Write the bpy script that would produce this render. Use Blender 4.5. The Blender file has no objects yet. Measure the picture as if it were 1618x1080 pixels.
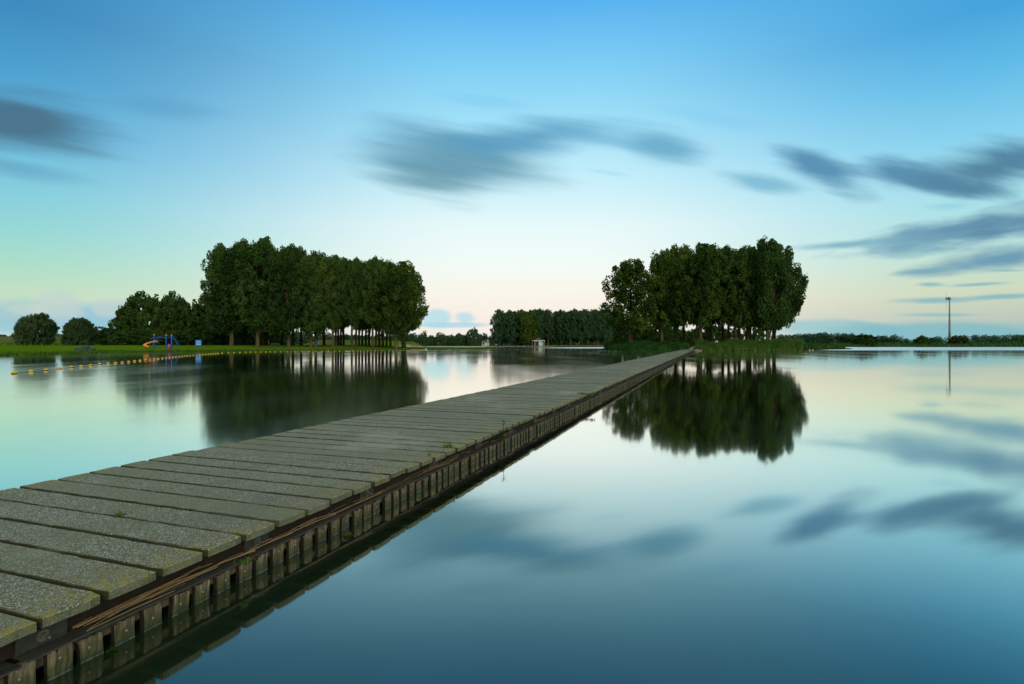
import bpy, bmesh, math, random
import numpy as np
from mathutils import Vector, Matrix

random.seed(7)
RNG = np.random.default_rng(7)
SC = bpy.context.scene
COL = SC.collection

# ---------------------------------------------------------------- camera numbers
F, HY, U0, CAMZ = 875.0, 544.0, 809.0, 1.434      # focal length in px of a 1618 px wide frame, horizon row, centre column, eye height


def ux(u, Y):
    return (u - U0) * Y / F


def zy(y, Y):
    return CAMZ + (HY - y) * Y / F


def lin(r, g, b):
    f = lambda c: (c / 255 / 12.92) if c / 255 <= 0.04045 else ((c / 255 + 0.055) / 1.055) ** 2.4
    return (f(r), f(g), f(b), 1.0)


def sm(x):
    x = np.clip(x, 0, 1)
    return x * x * (3 - 2 * x)


ONES = ('zeroth first second third fourth fifth sixth seventh eighth ninth tenth eleventh twelfth thirteenth fourteenth '
        'fifteenth sixteenth seventeenth eighteenth nineteenth').split()
TENS = {2: 'twent', 3: 'thirt', 4: 'fort', 5: 'fift', 6: 'sixt', 7: 'sevent', 8: 'eight', 9: 'ninet'}


def ordinal(n):
    if n < 20:
        return ONES[n]
    t, o = divmod(n, 10)
    return TENS[t] + ('ieth' if o == 0 else 'y-' + ONES[o])


# ---------------------------------------------------------------- object helpers
def tag(o, label=None, cat=None, group=None, kind=None):
    if label:
        o['label'] = label
    if cat:
        o['category'] = cat
    if group:
        o['group'] = group
    if kind:
        o['kind'] = kind
    return o


def link(name, me, mat=None, parent=None):
    if mat is not None and not me.materials:
        for m in (mat if isinstance(mat, (list, tuple)) else [mat]):
            me.materials.append(m)
    o = bpy.data.objects.new(name, me)
    COL.objects.link(o)
    if parent is not None:
        o.parent = parent
    return o


def empty(name, loc=(0, 0, 0), rz=0.0, parent=None):
    o = bpy.data.objects.new(name, None)
    o.empty_display_size = 0.2
    COL.objects.link(o)
    o.location = loc
    o.rotation_euler = (0, 0, rz)
    if parent is not None:
        o.parent = parent
    return o


def copy_tree(o, parent=None):
    c = o.copy()
    COL.objects.link(c)
    if parent is not None:
        c.parent = parent
    for ch in o.children:
        copy_tree(ch, c)
    return c


def mesh_np(name, V, Fq, smooth=False, tint=None):
    """V (n,3), Fq (m,k) integer faces of one size."""
    me = bpy.data.meshes.new(name)
    V = np.asarray(V, np.float32)
    Fq = np.asarray(Fq, np.int32)
    m, k = Fq.shape
    me.vertices.add(len(V))
    me.vertices.foreach_set('co', V.ravel())
    me.loops.add(m * k)
    me.loops.foreach_set('vertex_index', Fq.ravel())
    me.polygons.add(m)
    me.polygons.foreach_set('loop_start', np.arange(0, m * k, k, dtype=np.int32))
    me.polygons.foreach_set('loop_total', np.full(m, k, np.int32))
    me.polygons.foreach_set('use_smooth', np.full(m, smooth, bool))
    if tint is not None:
        a = me.attributes.new('tint', 'FLOAT', 'POINT')
        a.data.foreach_set('value', np.asarray(tint, np.float32))
    me.update(calc_edges=True)
    return me


class MB:
    """collects boxes, tubes, lathes ... and builds ONE mesh"""

    def __init__(self):
        self.v, self.f = [], []

    def add(self, vs, fs):
        o = len(self.v)
        self.v += [tuple(p) for p in vs]
        self.f += [tuple(i + o for i in q) for q in fs]
        return self

    def box(self, x0, x1, y0, y1, z0, z1):
        vs = [(x, y, z) for z in (z0, z1) for y in (y0, y1) for x in (x0, x1)]
        return self.add(vs, [(0, 2, 3, 1), (4, 5, 7, 6), (0, 1, 5, 4), (2, 6, 7, 3), (0, 4, 6, 2), (1, 3, 7, 5)])

    def tube(self, pts, rad, n=8, caps=True):
        pts = [Vector(p) for p in pts]
        if not hasattr(rad, '__len__'):
            rad = [rad] * len(pts)
        ref = None
        vs, fs = [], []
        for i, p in enumerate(pts):
            a, b = pts[max(i - 1, 0)], pts[min(i + 1, len(pts) - 1)]
            t = (b - a).normalized()
            if ref is None:
                ref = t.cross(Vector((0.31, 0.2, 0.93)))
                if ref.length < 0.05:
                    ref = t.cross(Vector((1, 0, 0)))
            ref = (ref - t * ref.dot(t)).normalized()
            q = t.cross(ref)
            for k in range(n):
                an = 2 * math.pi * k / n
                vs.append(p + (ref * math.cos(an) + q * math.sin(an)) * rad[i])
        for i in range(len(pts) - 1):
            for k in range(n):
                k2 = (k + 1) % n
                fs.append((i * n + k, i * n + k2, (i + 1) * n + k2, (i + 1) * n + k))
        if caps:
            fs.append(tuple(range(n))[::-1])
            fs.append(tuple((len(pts) - 1) * n + k for k in range(n)))
        return self.add(vs, fs)

    def lathe(self, prof, n=20, c=(0, 0, 0)):
        vs, fs = [], []
        for r, z in prof:
            for k in range(n):
                a = 2 * math.pi * k / n
                vs.append((c[0] + r * math.cos(a), c[1] + r * math.sin(a), c[2] + z))
        for i in range(len(prof) - 1):
            for k in range(n):
                k2 = (k + 1) % n
                fs.append((i * n + k, i * n + k2, (i + 1) * n + k2, (i + 1) * n + k))
        fs.append(tuple(range(n))[::-1])
        fs.append(tuple((len(prof) - 1) * n + k for k in range(n)))
        return self.add(vs, fs)

    def build(self, name, mat, parent=None, smooth=False, bevel=0.0):
        me = bpy.data.meshes.new(name)
        me.from_pydata(self.v, [], self.f)
        if smooth:
            me.polygons.foreach_set('use_smooth', [True] * len(me.polygons))
        if bevel:
            bm = bmesh.new()
            bm.from_mesh(me)
            bmesh.ops.bevel(bm, geom=bm.edges[:] + bm.verts[:], offset=bevel, segments=2, affect='EDGES', profile=0.6)
            bm.to_mesh(me)
            bm.free()
        me.update()
        return link(name, me, mat, parent)


# ---------------------------------------------------------------- material helpers
class NT:
    def __init__(self, tree):
        self.t = tree
        tree.nodes.clear()

    def n(self, kind, **kw):
        nd = self.t.nodes.new('ShaderNode' + kind)
        ins = kw.pop('ins', {})
        for k, v in kw.items():
            setattr(nd, k, v)
        for k, v in ins.items():
            self.set(nd.inputs[k], v)
        return nd

    def set(self, sock, v):
        if isinstance(v, bpy.types.NodeSocket):
            self.t.links.new(v, sock)
        elif isinstance(v, bpy.types.Node):
            self.t.links.new(v.outputs[0], sock)
        else:
            sock.default_value = v

    def math(self, op, a, b=0.0, c=0.0, clamp=False):
        nd = self.n('Math', operation=op, use_clamp=clamp)
        for i, v in enumerate((a, b, c)):
            self.set(nd.inputs[i], v)
        return nd.outputs[0]

    def mix(self, fac, a, b, mode='MIX'):
        nd = self.n('Mix', data_type='RGBA', blend_type=mode)
        nd.clamp_factor = True
        self.set(nd.inputs[0], fac)
        self.set(nd.inputs[6], a)
        self.set(nd.inputs[7], b)
        return nd.outputs[2]

    def ss(self, x, a, b, lo=0.0, hi=1.0):
        nd = self.n('MapRange', interpolation_type='SMOOTHSTEP', ins={0: x, 1: a, 2: b, 3: lo, 4: hi})
        return nd.outputs[0]

    def ramp(self, fac, stops, interp='LINEAR'):
        nd = self.n('ValToRGB')
        cr = nd.color_ramp
        cr.interpolation = interp
        while len(cr.elements) < len(stops):
            cr.elements.new(0.5)
        for e, (p, c) in zip(cr.elements, stops):
            e.position = p
            e.color = c if len(c) == 4 else (*c, 1)
        self.set(nd.inputs[0], fac)
        return nd.outputs[0]

    def noise(self, vec, scale, detail=3, rough=0.55):
        nd = self.n('TexNoise', ins={'Scale': scale, 'Detail': detail, 'Roughness': rough})
        if vec is not None:
            self.set(nd.inputs['Vector'], vec)
        return nd

    def vscale(self, vec, s):
        nd = self.n('VectorMath', operation='MULTIPLY', ins={1: s})
        self.set(nd.inputs[0], vec)
        return nd.outputs[0]

    def dot(self, vec, d):
        nd = self.n('VectorMath', operation='DOT_PRODUCT', ins={1: d})
        self.set(nd.inputs[0], vec)
        return nd.outputs[1]


def new_mat(name):
    m = bpy.data.materials.new(name)
    m.use_nodes = True
    return m, NT(m.node_tree)


def simple_mat(name, col, rough=0.6, var=0.25, scale=6.0, metal=0.0, spec=0.3, bump=0.0):
    m, t = new_mat(name)
    tc = t.n('TexCoord')
    no = t.noise(tc.outputs['Object'], scale, 4)
    c = t.mix(no.outputs[0], tuple(x * (1 - var) for x in col[:3]) + (1,), tuple(min(1, x * (1 + var)) for x in col[:3]) + (1,))
    p = t.n('BsdfPrincipled', ins={'Base Color': c, 'Roughness': rough, 'Metallic': metal, 'Specular IOR Level': spec})
    if bump:
        b = t.n('Bump', ins={'Strength': bump, 'Distance': 0.02, 'Height': no.outputs[0]})
        t.set(p.inputs['Normal'], b)
    o = t.n('OutputMaterial')
    t.set(o.inputs[0], p)
    return m


def leaf_mat(name, dark, mid, light, trans=0.40):
    m, t = new_mat(name)
    at = t.n('Attribute', attribute_name='tint')
    oi = t.n('ObjectInfo')
    f = t.math('ADD', at.outputs['Fac'], t.math('MULTIPLY', t.math('SUBTRACT', oi.outputs['Random'], 0.5), 0.45))
    c = t.ramp(f, [(0.0, dark), (0.5, mid), (1.0, light)])
    d = t.n('BsdfDiffuse', ins={'Color': c})
    tr = t.n('BsdfTranslucent', ins={'Color': c})
    mx = t.n('MixShader', ins={0: trans, 1: d.outputs[0], 2: tr.outputs[0]})
    t.set(t.n('OutputMaterial').inputs[0], mx)
    return m


M = {}
M['poplar_leaf'] = leaf_mat('poplar_leaf', (0.030, 0.064, 0.013), (0.076, 0.138, 0.024), (0.140, 0.205, 0.034))
M['dark_leaf'] = leaf_mat('dark_leaf', (0.021, 0.054, 0.014), (0.054, 0.114, 0.026), (0.104, 0.166, 0.038))
M['willow_leaf'] = leaf_mat('willow_leaf', (0.024, 0.058, 0.025), (0.056, 0.108, 0.044), (0.10, 0.16, 0.065))
M['hazed_far_leaf'] = leaf_mat('hazed_far_leaf', (0.040, 0.092, 0.052), (0.072, 0.150, 0.074), (0.105, 0.190, 0.080))  # paler, bluer green: air haze put into the leaf colour
M['bright_leaf'] = leaf_mat('bright_leaf', (0.024, 0.060, 0.008), (0.055, 0.115, 0.012), (0.11, 0.18, 0.02))
M['rust_leaf'] = leaf_mat('rust_leaf', (0.03, 0.034, 0.010), (0.060, 0.065, 0.016), (0.11, 0.10, 0.024))
M['reed'] = leaf_mat('reed', (0.014, 0.050, 0.016), (0.046, 0.130, 0.028), (0.135, 0.21, 0.042), 0.3)
M['grass_blade'] = leaf_mat('grass_blade', (0.05, 0.10, 0.012), (0.07, 0.17, 0.015), (0.16, 0.26, 0.03), 0.3)
M['yellow'] = simple_mat('float_yellow', (0.55, 0.36, 0.012), 0.35, 0.12)
M['dark_rubber'] = simple_mat('dark_rubber', (0.02, 0.022, 0.018), 0.7)
M['rope'] = simple_mat('wet_rope', (0.05, 0.05, 0.04), 0.8)
M['blue'] = simple_mat('blue_paint', (0.012, 0.10, 0.42), 0.4, 0.12)
M['panel_blue'] = simple_mat('panel_blue', (0.10, 0.30, 0.78), 0.4, 0.06)
M['panel_pale'] = simple_mat('panel_pale', (0.30, 0.52, 0.85), 0.4, 0.06)
M['orange'] = simple_mat('orange_plastic', (0.80, 0.30, 0.06), 0.4, 0.08)
M['pink'] = simple_mat('pink_plastic', (0.42, 0.05, 0.25), 0.45, 0.08)
M['white'] = simple_mat('white_paint', (0.50, 0.52, 0.50), 0.5, 0.08)
M['pale'] = simple_mat('pale_paint', (0.50, 0.56, 0.54), 0.55, 0.1)
M['beige'] = simple_mat('beige_wall', (0.42, 0.38, 0.28), 0.8, 0.12)
M['roof'] = simple_mat('brown_roof', (0.10, 0.065, 0.055), 0.8, 0.2, 3.0)
M['glass'] = simple_mat('dark_glass', (0.03, 0.04, 0.045), 0.15, 0.1)
M['slate'] = simple_mat('slate_blocks', (0.035, 0.062, 0.062), 0.7, 0.2)
M['red_wood'] = simple_mat('red_brown_wood', (0.17, 0.085, 0.05), 0.8, 0.3)
M['steel'] = simple_mat('weathered_steel', (0.050, 0.050, 0.038), 0.6, 0.45, 25, 0.2, 0.35, 0.35)
M['zinc'] = simple_mat('zinc_bolt', (0.16, 0.16, 0.13), 0.5, 0.3, 60, 0.5)
M['tower_yellow'] = simple_mat('tower_yellow', (0.75, 0.52, 0.03), 0.5, 0.05)
M['tower_blue'] = simple_mat('tower_blue', (0.20, 0.45, 0.60), 0.5, 0.05)
M['mast'] = simple_mat('mast_paint', (0.20, 0.23, 0.22), 0.5, 0.05, 0.5)
M['mast_green'] = simple_mat('mast_green', (0.34, 0.38, 0.18), 0.5, 0.05, 0.5)
M['car_white'] = simple_mat('white_car_paint', (0.7, 0.72, 0.74), 0.3, 0.04)
M['car_blue'] = simple_mat('blue_car_paint', (0.06, 0.20, 0.60), 0.3, 0.04)
M['straw'] = simple_mat('dry_straw', (0.26, 0.17, 0.075), 0.8, 0.6, 14)
M['brown_beam'] = simple_mat('brown_beam', (0.032, 0.021, 0.013), 0.85, 0.5, 18, 0, 0.2, 0.4)
M['moss'] = simple_mat('joint_moss', (0.016, 0.020, 0.005), 0.95, 0.5, 30)
M['stone'] = simple_mat('shore_stone', (0.20, 0.19, 0.16), 0.8, 0.4)
M['bird_white'] = simple_mat('white_feathers', (0.75, 0.75, 0.72), 0.7, 0.05)
M['bird_dark'] = simple_mat('dark_feathers', (0.04, 0.035, 0.03), 0.7, 0.1)
M['ramp'] = simple_mat('pale_concrete', (0.30, 0.33, 0.33), 0.8, 0.15, 5)
M['red'] = simple_mat('faded_red', (0.35, 0.08, 0.06), 0.6, 0.1)

# bark ----------------------------------------------------------------
m, t = new_mat('bark')
geo = t.n('NewGeometry')
no = t.noise(t.vscale(geo.outputs['Position'], (3.0, 3.0, 0.5)), 1.6, 5)
no2 = t.noise(geo.outputs['Position'], 0.5, 3)
c = t.ramp(no.outputs[0], [(0.3, (0.045, 0.040, 0.022)), (0.6, (0.125, 0.105, 0.055)), (0.8, (0.20, 0.17, 0.095))])
c = t.mix(t.math('MULTIPLY', t.ss(no2.outputs[0], 0.5, 0.68), 0.55), c, (0.07, 0.095, 0.018, 1))
oi = t.n('ObjectInfo')
c = t.mix(t.math('MULTIPLY', oi.outputs['Random'], 0.55), c, (0.03, 0.026, 0.018, 1))
p = t.n('BsdfDiffuse', ins={'Color': c})
t.set(t.n('OutputMaterial').inputs[0], p)
M['bark'] = m

# ---------------------------------------------------------------- terrain
def P(lst):
    return np.array([(ux(u, Y), Y) for u, Y in lst])


MAIN = np.vstack([np.array([(-5000, 15.0), (-300, 22.0)]),
                  P([(-300, 58), (0, 70), (100, 86), (200, 105), (300, 115), (400, 132), (500, 139), (640, 157), (770, 178),
                     (783, 187), (765, 215), (775, 300), (800, 355), (860, 412), (970, 425), (1100, 410), (1300, 335),
                     (1345, 316), (1480, 310), (1618, 314), (2100, 300)]),
                  np.array([(900, 250.0), (5000, 200.0), (5000, 5000.0), (-5000, 5000.0)])])
ISL = P([(950, 165), (968, 150), (1010, 137), (1060, 133), (1098, 132), (1200, 133), (1262, 138), (1300, 150), (1347, 172), (1350, 178),
         (1310, 188), (1285, 240), (1110, 280), (975, 235), (948, 190)])


def sdist(poly, X, Y):
    d = np.full(X.shape, 1e9)
    inside = np.zeros(X.shape, bool)
    n = len(poly)
    for i in range(n):
        a, b = poly[i], poly[(i + 1) % n]
        e = b - a
        L = max(e @ e, 1e-9)
        tt = np.clip(((X - a[0]) * e[0] + (Y - a[1]) * e[1]) / L, 0, 1)
        d = np.minimum(d, np.hypot(X - a[0] - tt * e[0], Y - a[1] - tt * e[1]))
        cond = (a[1] > Y) != (b[1] > Y)
        den = b[1] - a[1] if abs(b[1] - a[1]) > 1e-9 else 1e-9
        inside ^= cond & (X < e[0] * (Y - a[1]) / den + a[0])
    return np.where(inside, d, -d)


def wob(X, Y, s, ph):
    return (np.sin(X * s + ph) * np.cos(Y * s * 0.8 + 1.7 * ph) + 0.5 * np.sin(X * s * 2.3 + Y * s * 1.9 + ph * 3))


def terrain(X, Y):
    X = np.asarray(X, float)
    Y = np.asarray(Y, float)
    wx, wy = X + 0.5 * wob(X, Y, 0.22, 1.0), Y + 0.9 * wob(X, Y, 0.17, 2.0)
    dm, di = sdist(MAIN, wx, wy), sdist(ISL, wx, wy)
    Ys = np.maximum(Y, 1.0)
    u = X / Ys * F + U0
    u = np.where(Y < 10, np.where(X < 0, -5000, 5000), u)
    cap = 1 - 0.88 * sm((u - 585) / 60) + 0.45 * sm((u - 830) / 40)
    zm = 0.32 * sm(dm / 1.3) + 0.92 * sm((dm - 1.3) / 27) * cap
    zm = zm + 3.1 * np.exp(-((Y - 215) / 24) ** 2) * sm((170 - u) / 40) * sm((dm - 40) / 50)
    zm = zm + 2.7 * np.exp(-((Y - 310) / 28) ** 2) * sm((672 - u) / 22) * sm((u - 470) / 40)
    zm = zm + 0.5 * sm((dm - 60) / 200)
    zi = 0.30 * sm(di / 1.2) + 0.55 * sm((di - 1.2) / 18)
    z = np.where(dm > 0, zm, -1.2)
    z = np.where(di > 0, np.maximum(zi, z), z)
    sh = np.maximum(dm, di)
    z = np.where(sh <= 0, -1.2 * sm(-sh / 2.0) - 0.02, z)
    return z, dm, di, u


def gz(x, y):
    return float(terrain(np.array([x]), np.array([y]))[0][0])


az = np.radians(np.concatenate([np.arange(-180, -52, 4.0), np.arange(-52, 52, 0.15), np.arange(52, 180.1, 4.0)]))
rr = np.concatenate([np.geomspace(2.0, 60, 26)[:-1], np.geomspace(60, 460, 190)[:-1], np.geomspace(460, 4800, 60)])
A, R_ = np.meshgrid(az, rr, indexing='ij')
GX, GY = np.sin(A) * R_, np.cos(A) * R_
GZ, DM, DI, GU = terrain(GX, GY)
na, nr = A.shape
idx = np.arange(na * nr).reshape(na, nr)
Fq = np.stack([idx[:-1, :-1], idx[1:, :-1], idx[1:, 1:], idx[:-1, 1:]], -1).reshape(-1, 4)[:, ::-1]
me = mesh_np('ground', np.stack([GX, GY, GZ], -1).reshape(-1, 3), Fq, True)
mown = sm((78 - DM) / 25) * sm((800 - GU) / 10) * (DM > 0)
mown = np.maximum(mown, sm((DM - 5) / 3) * sm((60 - DM) / 20) * (GU > 830) * (GU < 1000) * 0.8)
mown = np.maximum(mown, sm((DI - 7) / 8) * 0.75)
sand = sm((GU - 622) / 25) * sm((GY - 228) / 10) * sm((285 + 75 * sm((GU - 672) / 8) - GY) / 14) * sm((905 - GU) / 60)
sand = np.maximum(sand, (DM > 0) * sm((7 - DM) / 3) * sm((GU - 770) / 20) * sm((890 - GU) / 60))
mud = (sm((1.5 - np.maximum(DM, DI)) / 0.9))
mud = np.maximum(mud, (DI > 0) * sm((8 - DI) / 4) * sm((GU - 1240) / 40) * 0.85)
ca = me.attributes.new('cover', 'FLOAT_COLOR', 'POINT')
ca.data.foreach_set('color', np.stack([mown, sand, mud, np.ones_like(mud)], -1).astype(np.float32).ravel())

m, t = new_mat('ground')
geo = t.n('NewGeometry')
at = t.n('Attribute', attribute_name='cover')
sep = t.n('SeparateColor')
t.set(sep.inputs[0], at.outputs['Color'])
n1 = t.noise(geo.outputs['Position'], 0.12, 5)
n2 = t.noise(geo.outputs['Position'], 1.3, 4)
n3 = t.noise(geo.outputs['Position'], 0.035, 3)
rough = t.mix(n2.outputs[0], (0.045, 0.075, 0.018, 1), (0.12, 0.135, 0.045, 1))
rough = t.mix(t.ss(n3.outputs[0], 0.45, 0.62), rough, (0.14, 0.125, 0.045, 1))
lawn = t.mix(t.ss(n1.outputs[0], 0.3, 0.7), (0.072, 0.165, 0.006, 1), (0.130, 0.220, 0.009, 1))
lawn = t.mix(t.math('MULTIPLY', n2.outputs[0], 0.5), lawn, (0.05, 0.11, 0.010, 1))
sandc = t.mix(n2.outputs[0], (0.30, 0.29, 0.22, 1), (0.46, 0.44, 0.36, 1))
mudc = t.mix(n2.outputs[0], (0.012, 0.011, 0.006, 1), (0.045, 0.036, 0.018, 1))
c = t.mix(sep.outputs[0], rough, lawn)
c = t.mix(sep.outputs[1], c, sandc)
c = t.mix(sep.outputs[2], c, mudc)
p = t.n('BsdfDiffuse', ins={'Color': c})
b = t.n('Bump', ins={'Strength': 0.6, 'Distance': 0.15, 'Height': n2.outputs[0]})
t.set(p.inputs['Normal'], b)
t.set(t.n('OutputMaterial').inputs[0], p)
tag(link('ground', me, m), kind='structure')

# ---------------------------------------------------------------- water
TH = math.atan(0.352)
DS = Vector((math.sin(TH), math.cos(TH), 0))          # along the jetty
DN = Vector((math.cos(TH), -math.sin(TH), 0))         # across it, towards the open water on the right
N0, NW = -2.62, 2.62                                  # right edge offset, deck width

m, t = new_mat('water')
geo = t.n('NewGeometry')
pos = geo.outputs['Position']
sx = t.n('SeparateXYZ')
t.set(sx.inputs[0], pos)
X, Y = sx.outputs[0], sx.outputs[1]
nn = t.dot(pos, tuple(DN))
wn = t.noise(t.vscale(pos, (0.012, 0.06, 1)), 1.0, 3)
wn2 = t.noise(t.vscale(pos, (0.10, 0.9, 1)), 1.0, 3)
wv = t.math('MULTIPLY', t.math('SUBTRACT', wn.outputs[0], 0.5), 22.0)
Yw = t.math('ADD', Y, wv)
left = t.ss(nn, -4.2, -5.6)
lee = t.math('MULTIPLY', t.ss(t.math('ADD', X, t.math('MULTIPLY', Y, 0.56)), -1.5, 1.5), t.ss(t.math('ADD', X, t.math('MULTIPLY', Y, 0.09)), 1.5, -1.5))
zoneA = t.math('MULTIPLY', t.math('MULTIPLY', left, t.ss(Yw, 46.0, 33.0)), t.math('SUBTRACT', 1.0, t.math('MULTIPLY', lee, 0.85)))
wv2 = t.math('MULTIPLY', t.math('SUBTRACT', wn.outputs[0], 0.5), 12.0)
Yw2 = t.math('ADD', Y, wv2)
zoneC = t.math('MULTIPLY', t.math('MULTIPLY', t.ss(X, 78.0, 84.0), t.ss(Yw2, 135.0, 139.0)), t.ss(Y, 900.0, 899.0))
zoneD = t.math('MULTIPLY', t.math('MULTIPLY', t.ss(X, 2.0, 40.0), t.ss(X, 78.0, 70.0)), t.math('MULTIPLY', t.ss(Yw2, 205.0, 212.0), t.ss(Yw2, 300.0, 270.0)))
wn3 = t.noise(t.vscale(pos, (0.25, 0.05, 1)), 1.0, 3)
r = t.math('ADD', t.math('ADD', 0.040, t.math('MULTIPLY', t.ss(wn3.outputs[0], 0.4, 0.7), 0.035)), t.math('MULTIPLY', left, 0.012))
r = t.math('ADD', r, t.math('MULTIPLY', zoneA, t.math('ADD', 0.008, t.math('MULTIPLY', wn2.outputs[0], 0.055))))
ruf = t.math('MAXIMUM', zoneC, zoneD)
r = t.math('ADD', r, t.math('MULTIPLY', ruf, 0.32))
lw = t.n('LayerWeight', ins={0: 0.5})
cth = t.math('SUBTRACT', 1.0, lw.outputs['Facing'])
g = lambda v: (v, v, v, 1)
fac = t.ramp(cth, [(0.0, g(0.99)), (0.1, g(0.985)), (0.18, g(0.93)), (0.28, g(0.69)), (0.38, g(0.37)), (0.46, g(0.22)), (0.53, g(0.155)), (0.7, g(0.10)), (1.0, g(0.05))])
body = t.n('BsdfDiffuse', ins={'Color': (0.009, 0.022, 0.009, 1)})
gl = t.n('BsdfGlossy', ins={'Color': (1.0, 0.985, 0.92, 1), 'Roughness': r})
mx = t.n('MixShader', ins={0: fac, 1: body.outputs[0], 2: gl.outputs[0]})
t.set(t.n('OutputMaterial').inputs[0], mx)
WS = 5200
me = mesh_np('water', [(-WS, -WS, 0), (WS, -WS, 0), (WS, WS, 0), (-WS, WS, 0)], [(0, 1, 2, 3)])
tag(link('water', me, m), kind='structure')

# ---------------------------------------------------------------- sky
W = bpy.data.worlds.new('World')
SC.world = W
W.use_nodes = True
t = NT(W.node_tree)
tc = t.n('TexCoord')
Dv = tc.outputs['Generated']
nrm = t.n('VectorMath', operation='NORMALIZE')
t.set(nrm.inputs[0], Dv)
Dv = nrm.outputs[0]
sx = t.n('SeparateXYZ')
t.set(sx.inputs[0], Dv)
dx, dy, dz = sx.outputs
el = t.math('MULTIPLY', t.math('ARCSINE', dz), 180 / math.pi)
az_ = t.math('MULTIPLY', t.math('ARCTAN2', dx, dy), 180 / math.pi)
e01 = t.math('DIVIDE', t.math('MAXIMUM', el, 0.0), 60.0, clamp=True)


def sky_ramp(rows, u):
    st = []
    for y, c in rows:
        e = math.degrees(math.atan2(HY - y, math.hypot(F, u - U0)))
        st.append((max(0.0, e / 60.0), lin(*c)))
    st.sort(key=lambda s: s[0])
    st[0] = (0.0, st[0][1])
    top = st[-1]
    c0 = rows[0][1]
    st.append((33.5 / 60, lin(c0[0] - 4, c0[1] - 6, c0[2] - 4)))
    st.append((46 / 60, lin(150, 182, 186)))  # unseen high sky greyed and lifted only for its effect on the lighting
    st.append((1.0, lin(205, 208, 196)))
    return t.ramp(e01, st, 'LINEAR')


rL = sky_ramp([(0, (60, 138, 190)), (100, (74, 158, 206)), (200, (100, 182, 220)), (300, (132, 206, 222)), (360, (150, 215, 214)),
               (420, (174, 222, 200)), (460, (194, 223, 194)), (500, (192, 216, 200)), (530, (176, 212, 216))], 20)
rC = sky_ramp([(0, (88, 178, 240)), (100, (126, 206, 246)), (200, (164, 226, 249)), (300, (206, 242, 251)), (360, (232, 250, 251)),
               (420, (243, 252, 246)), (460, (250, 246, 235)), (500, (250, 238, 227)), (530, (240, 236, 230))], 880)
rR = sky_ramp([(0, (70, 164, 220)), (100, (98, 188, 232)), (200, (134, 209, 238)), (300, (166, 223, 234)), (360, (180, 226, 226)),
               (420, (198, 224, 204)), (460, (206, 217, 190)), (500, (190, 202, 188)), (530, (140, 190, 196))], 1600)
col = t.mix(t.ss(az_, -3.0, -45.0), rC, rL)
col = t.mix(t.ss(az_, 6.0, 43.0), col, rR)
ny = t.math('MAXIMUM', dy, 0.08)
gx, gy = t.math('DIVIDE', dx, ny), t.math('DIVIDE', dz, ny)
cg = t.n('CombineXYZ', ins={0: gx, 1: gy})
front = t.ss(dy, 0.1, 0.3)


def streak(rot, sx_, sy_, sc, det, off=0.0):
    mp = t.n('Mapping', vector_type='TEXTURE', ins={1: (off, 0.3, 0), 2: (0, 0, math.radians(rot)), 3: (1 / sx_, 1 / sy_, 1)})
    t.set(mp.inputs[0], cg)
    return t.noise(mp.outputs[0], sc, det, 0.5).outputs[0]


FINE = streak(-10, 2.6, 30.0, 1.0, 4, 0.4)
ST = {'soft': streak(-9, 2.2, 9.0, 1.0, 2), 'mid': streak(-14, 4.5, 16.0, 1.0, 4, 0.7), 'fine': streak(7, 9.0, 40.0, 1.0, 5, 0.2), 'puff': streak(0, 9, 14, 1.0, 2, 0.5)}


def cloud(col, u, y, hw, hh, rot, op, c, nz='soft', k=1.3, inner=0.15):
    mp = t.n('Mapping', vector_type='TEXTURE', ins={1: ((u - U0) / F, (HY - y) / F, 0), 2: (0, 0, math.radians(rot)), 3: (hw / F, hh / F, 1)})
    t.set(mp.inputs[0], cg)
    ln = t.n('VectorMath', operation='LENGTH')
    t.set(ln.inputs[0], mp.outputs[0])
    d = t.math('ADD', ln.outputs[1], t.math('MULTIPLY', t.math('SUBTRACT', ST[nz], 0.5), k * 2))
    if nz in ('soft', 'mid'):
        d = t.math('ADD', d, t.math('MULTIPLY', t.math('SUBTRACT', FINE, 0.5), 1.05))
    mk = t.math('MULTIPLY', t.math('MULTIPLY', t.ss(d, 1.15, inner), op), front)
    return t.mix(mk, col, lin(*c))


# dusk cumulus low on the left, over the far grove and on the right
for a in [(30, 497, 75, 26, 0, 0.55, (138, 192, 216), 'puff', 0.5), (150, 506, 80, 34, 0, 0.75, (138, 192, 216), 'puff', 0.5),
          (95, 482, 44, 32, 0, 0.7, (196, 212, 208), 'puff', 0.6), (40, 487, 40, 10, 0, 0.5, (206, 216, 200), 'puff', 0.4),
          (168, 484, 30, 18, 0, 0.6, (200, 214, 206), 'puff', 0.5), (60, 512, 130, 12, 0, 0.5, (150, 198, 214), 'soft', 0.4),
          (694, 503, 26, 17, 0, 0.8, (176, 222, 234), 'puff', 0.6), (735, 502, 22, 14, 0, 0.75, (172, 220, 234), 'puff', 0.6),
          (715, 513, 66, 5, 0, 0.8, (168, 216, 230), 'soft', 0.3), (1330, 520, 110, 17, -2, 0.75, (150, 200, 205), 'soft', 0.5),
          (1500, 524, 190, 20, 0, 0.8, (128, 186, 198), 'soft', 0.5)]:
    col = cloud(col, *a, inner=0.5)
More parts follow.
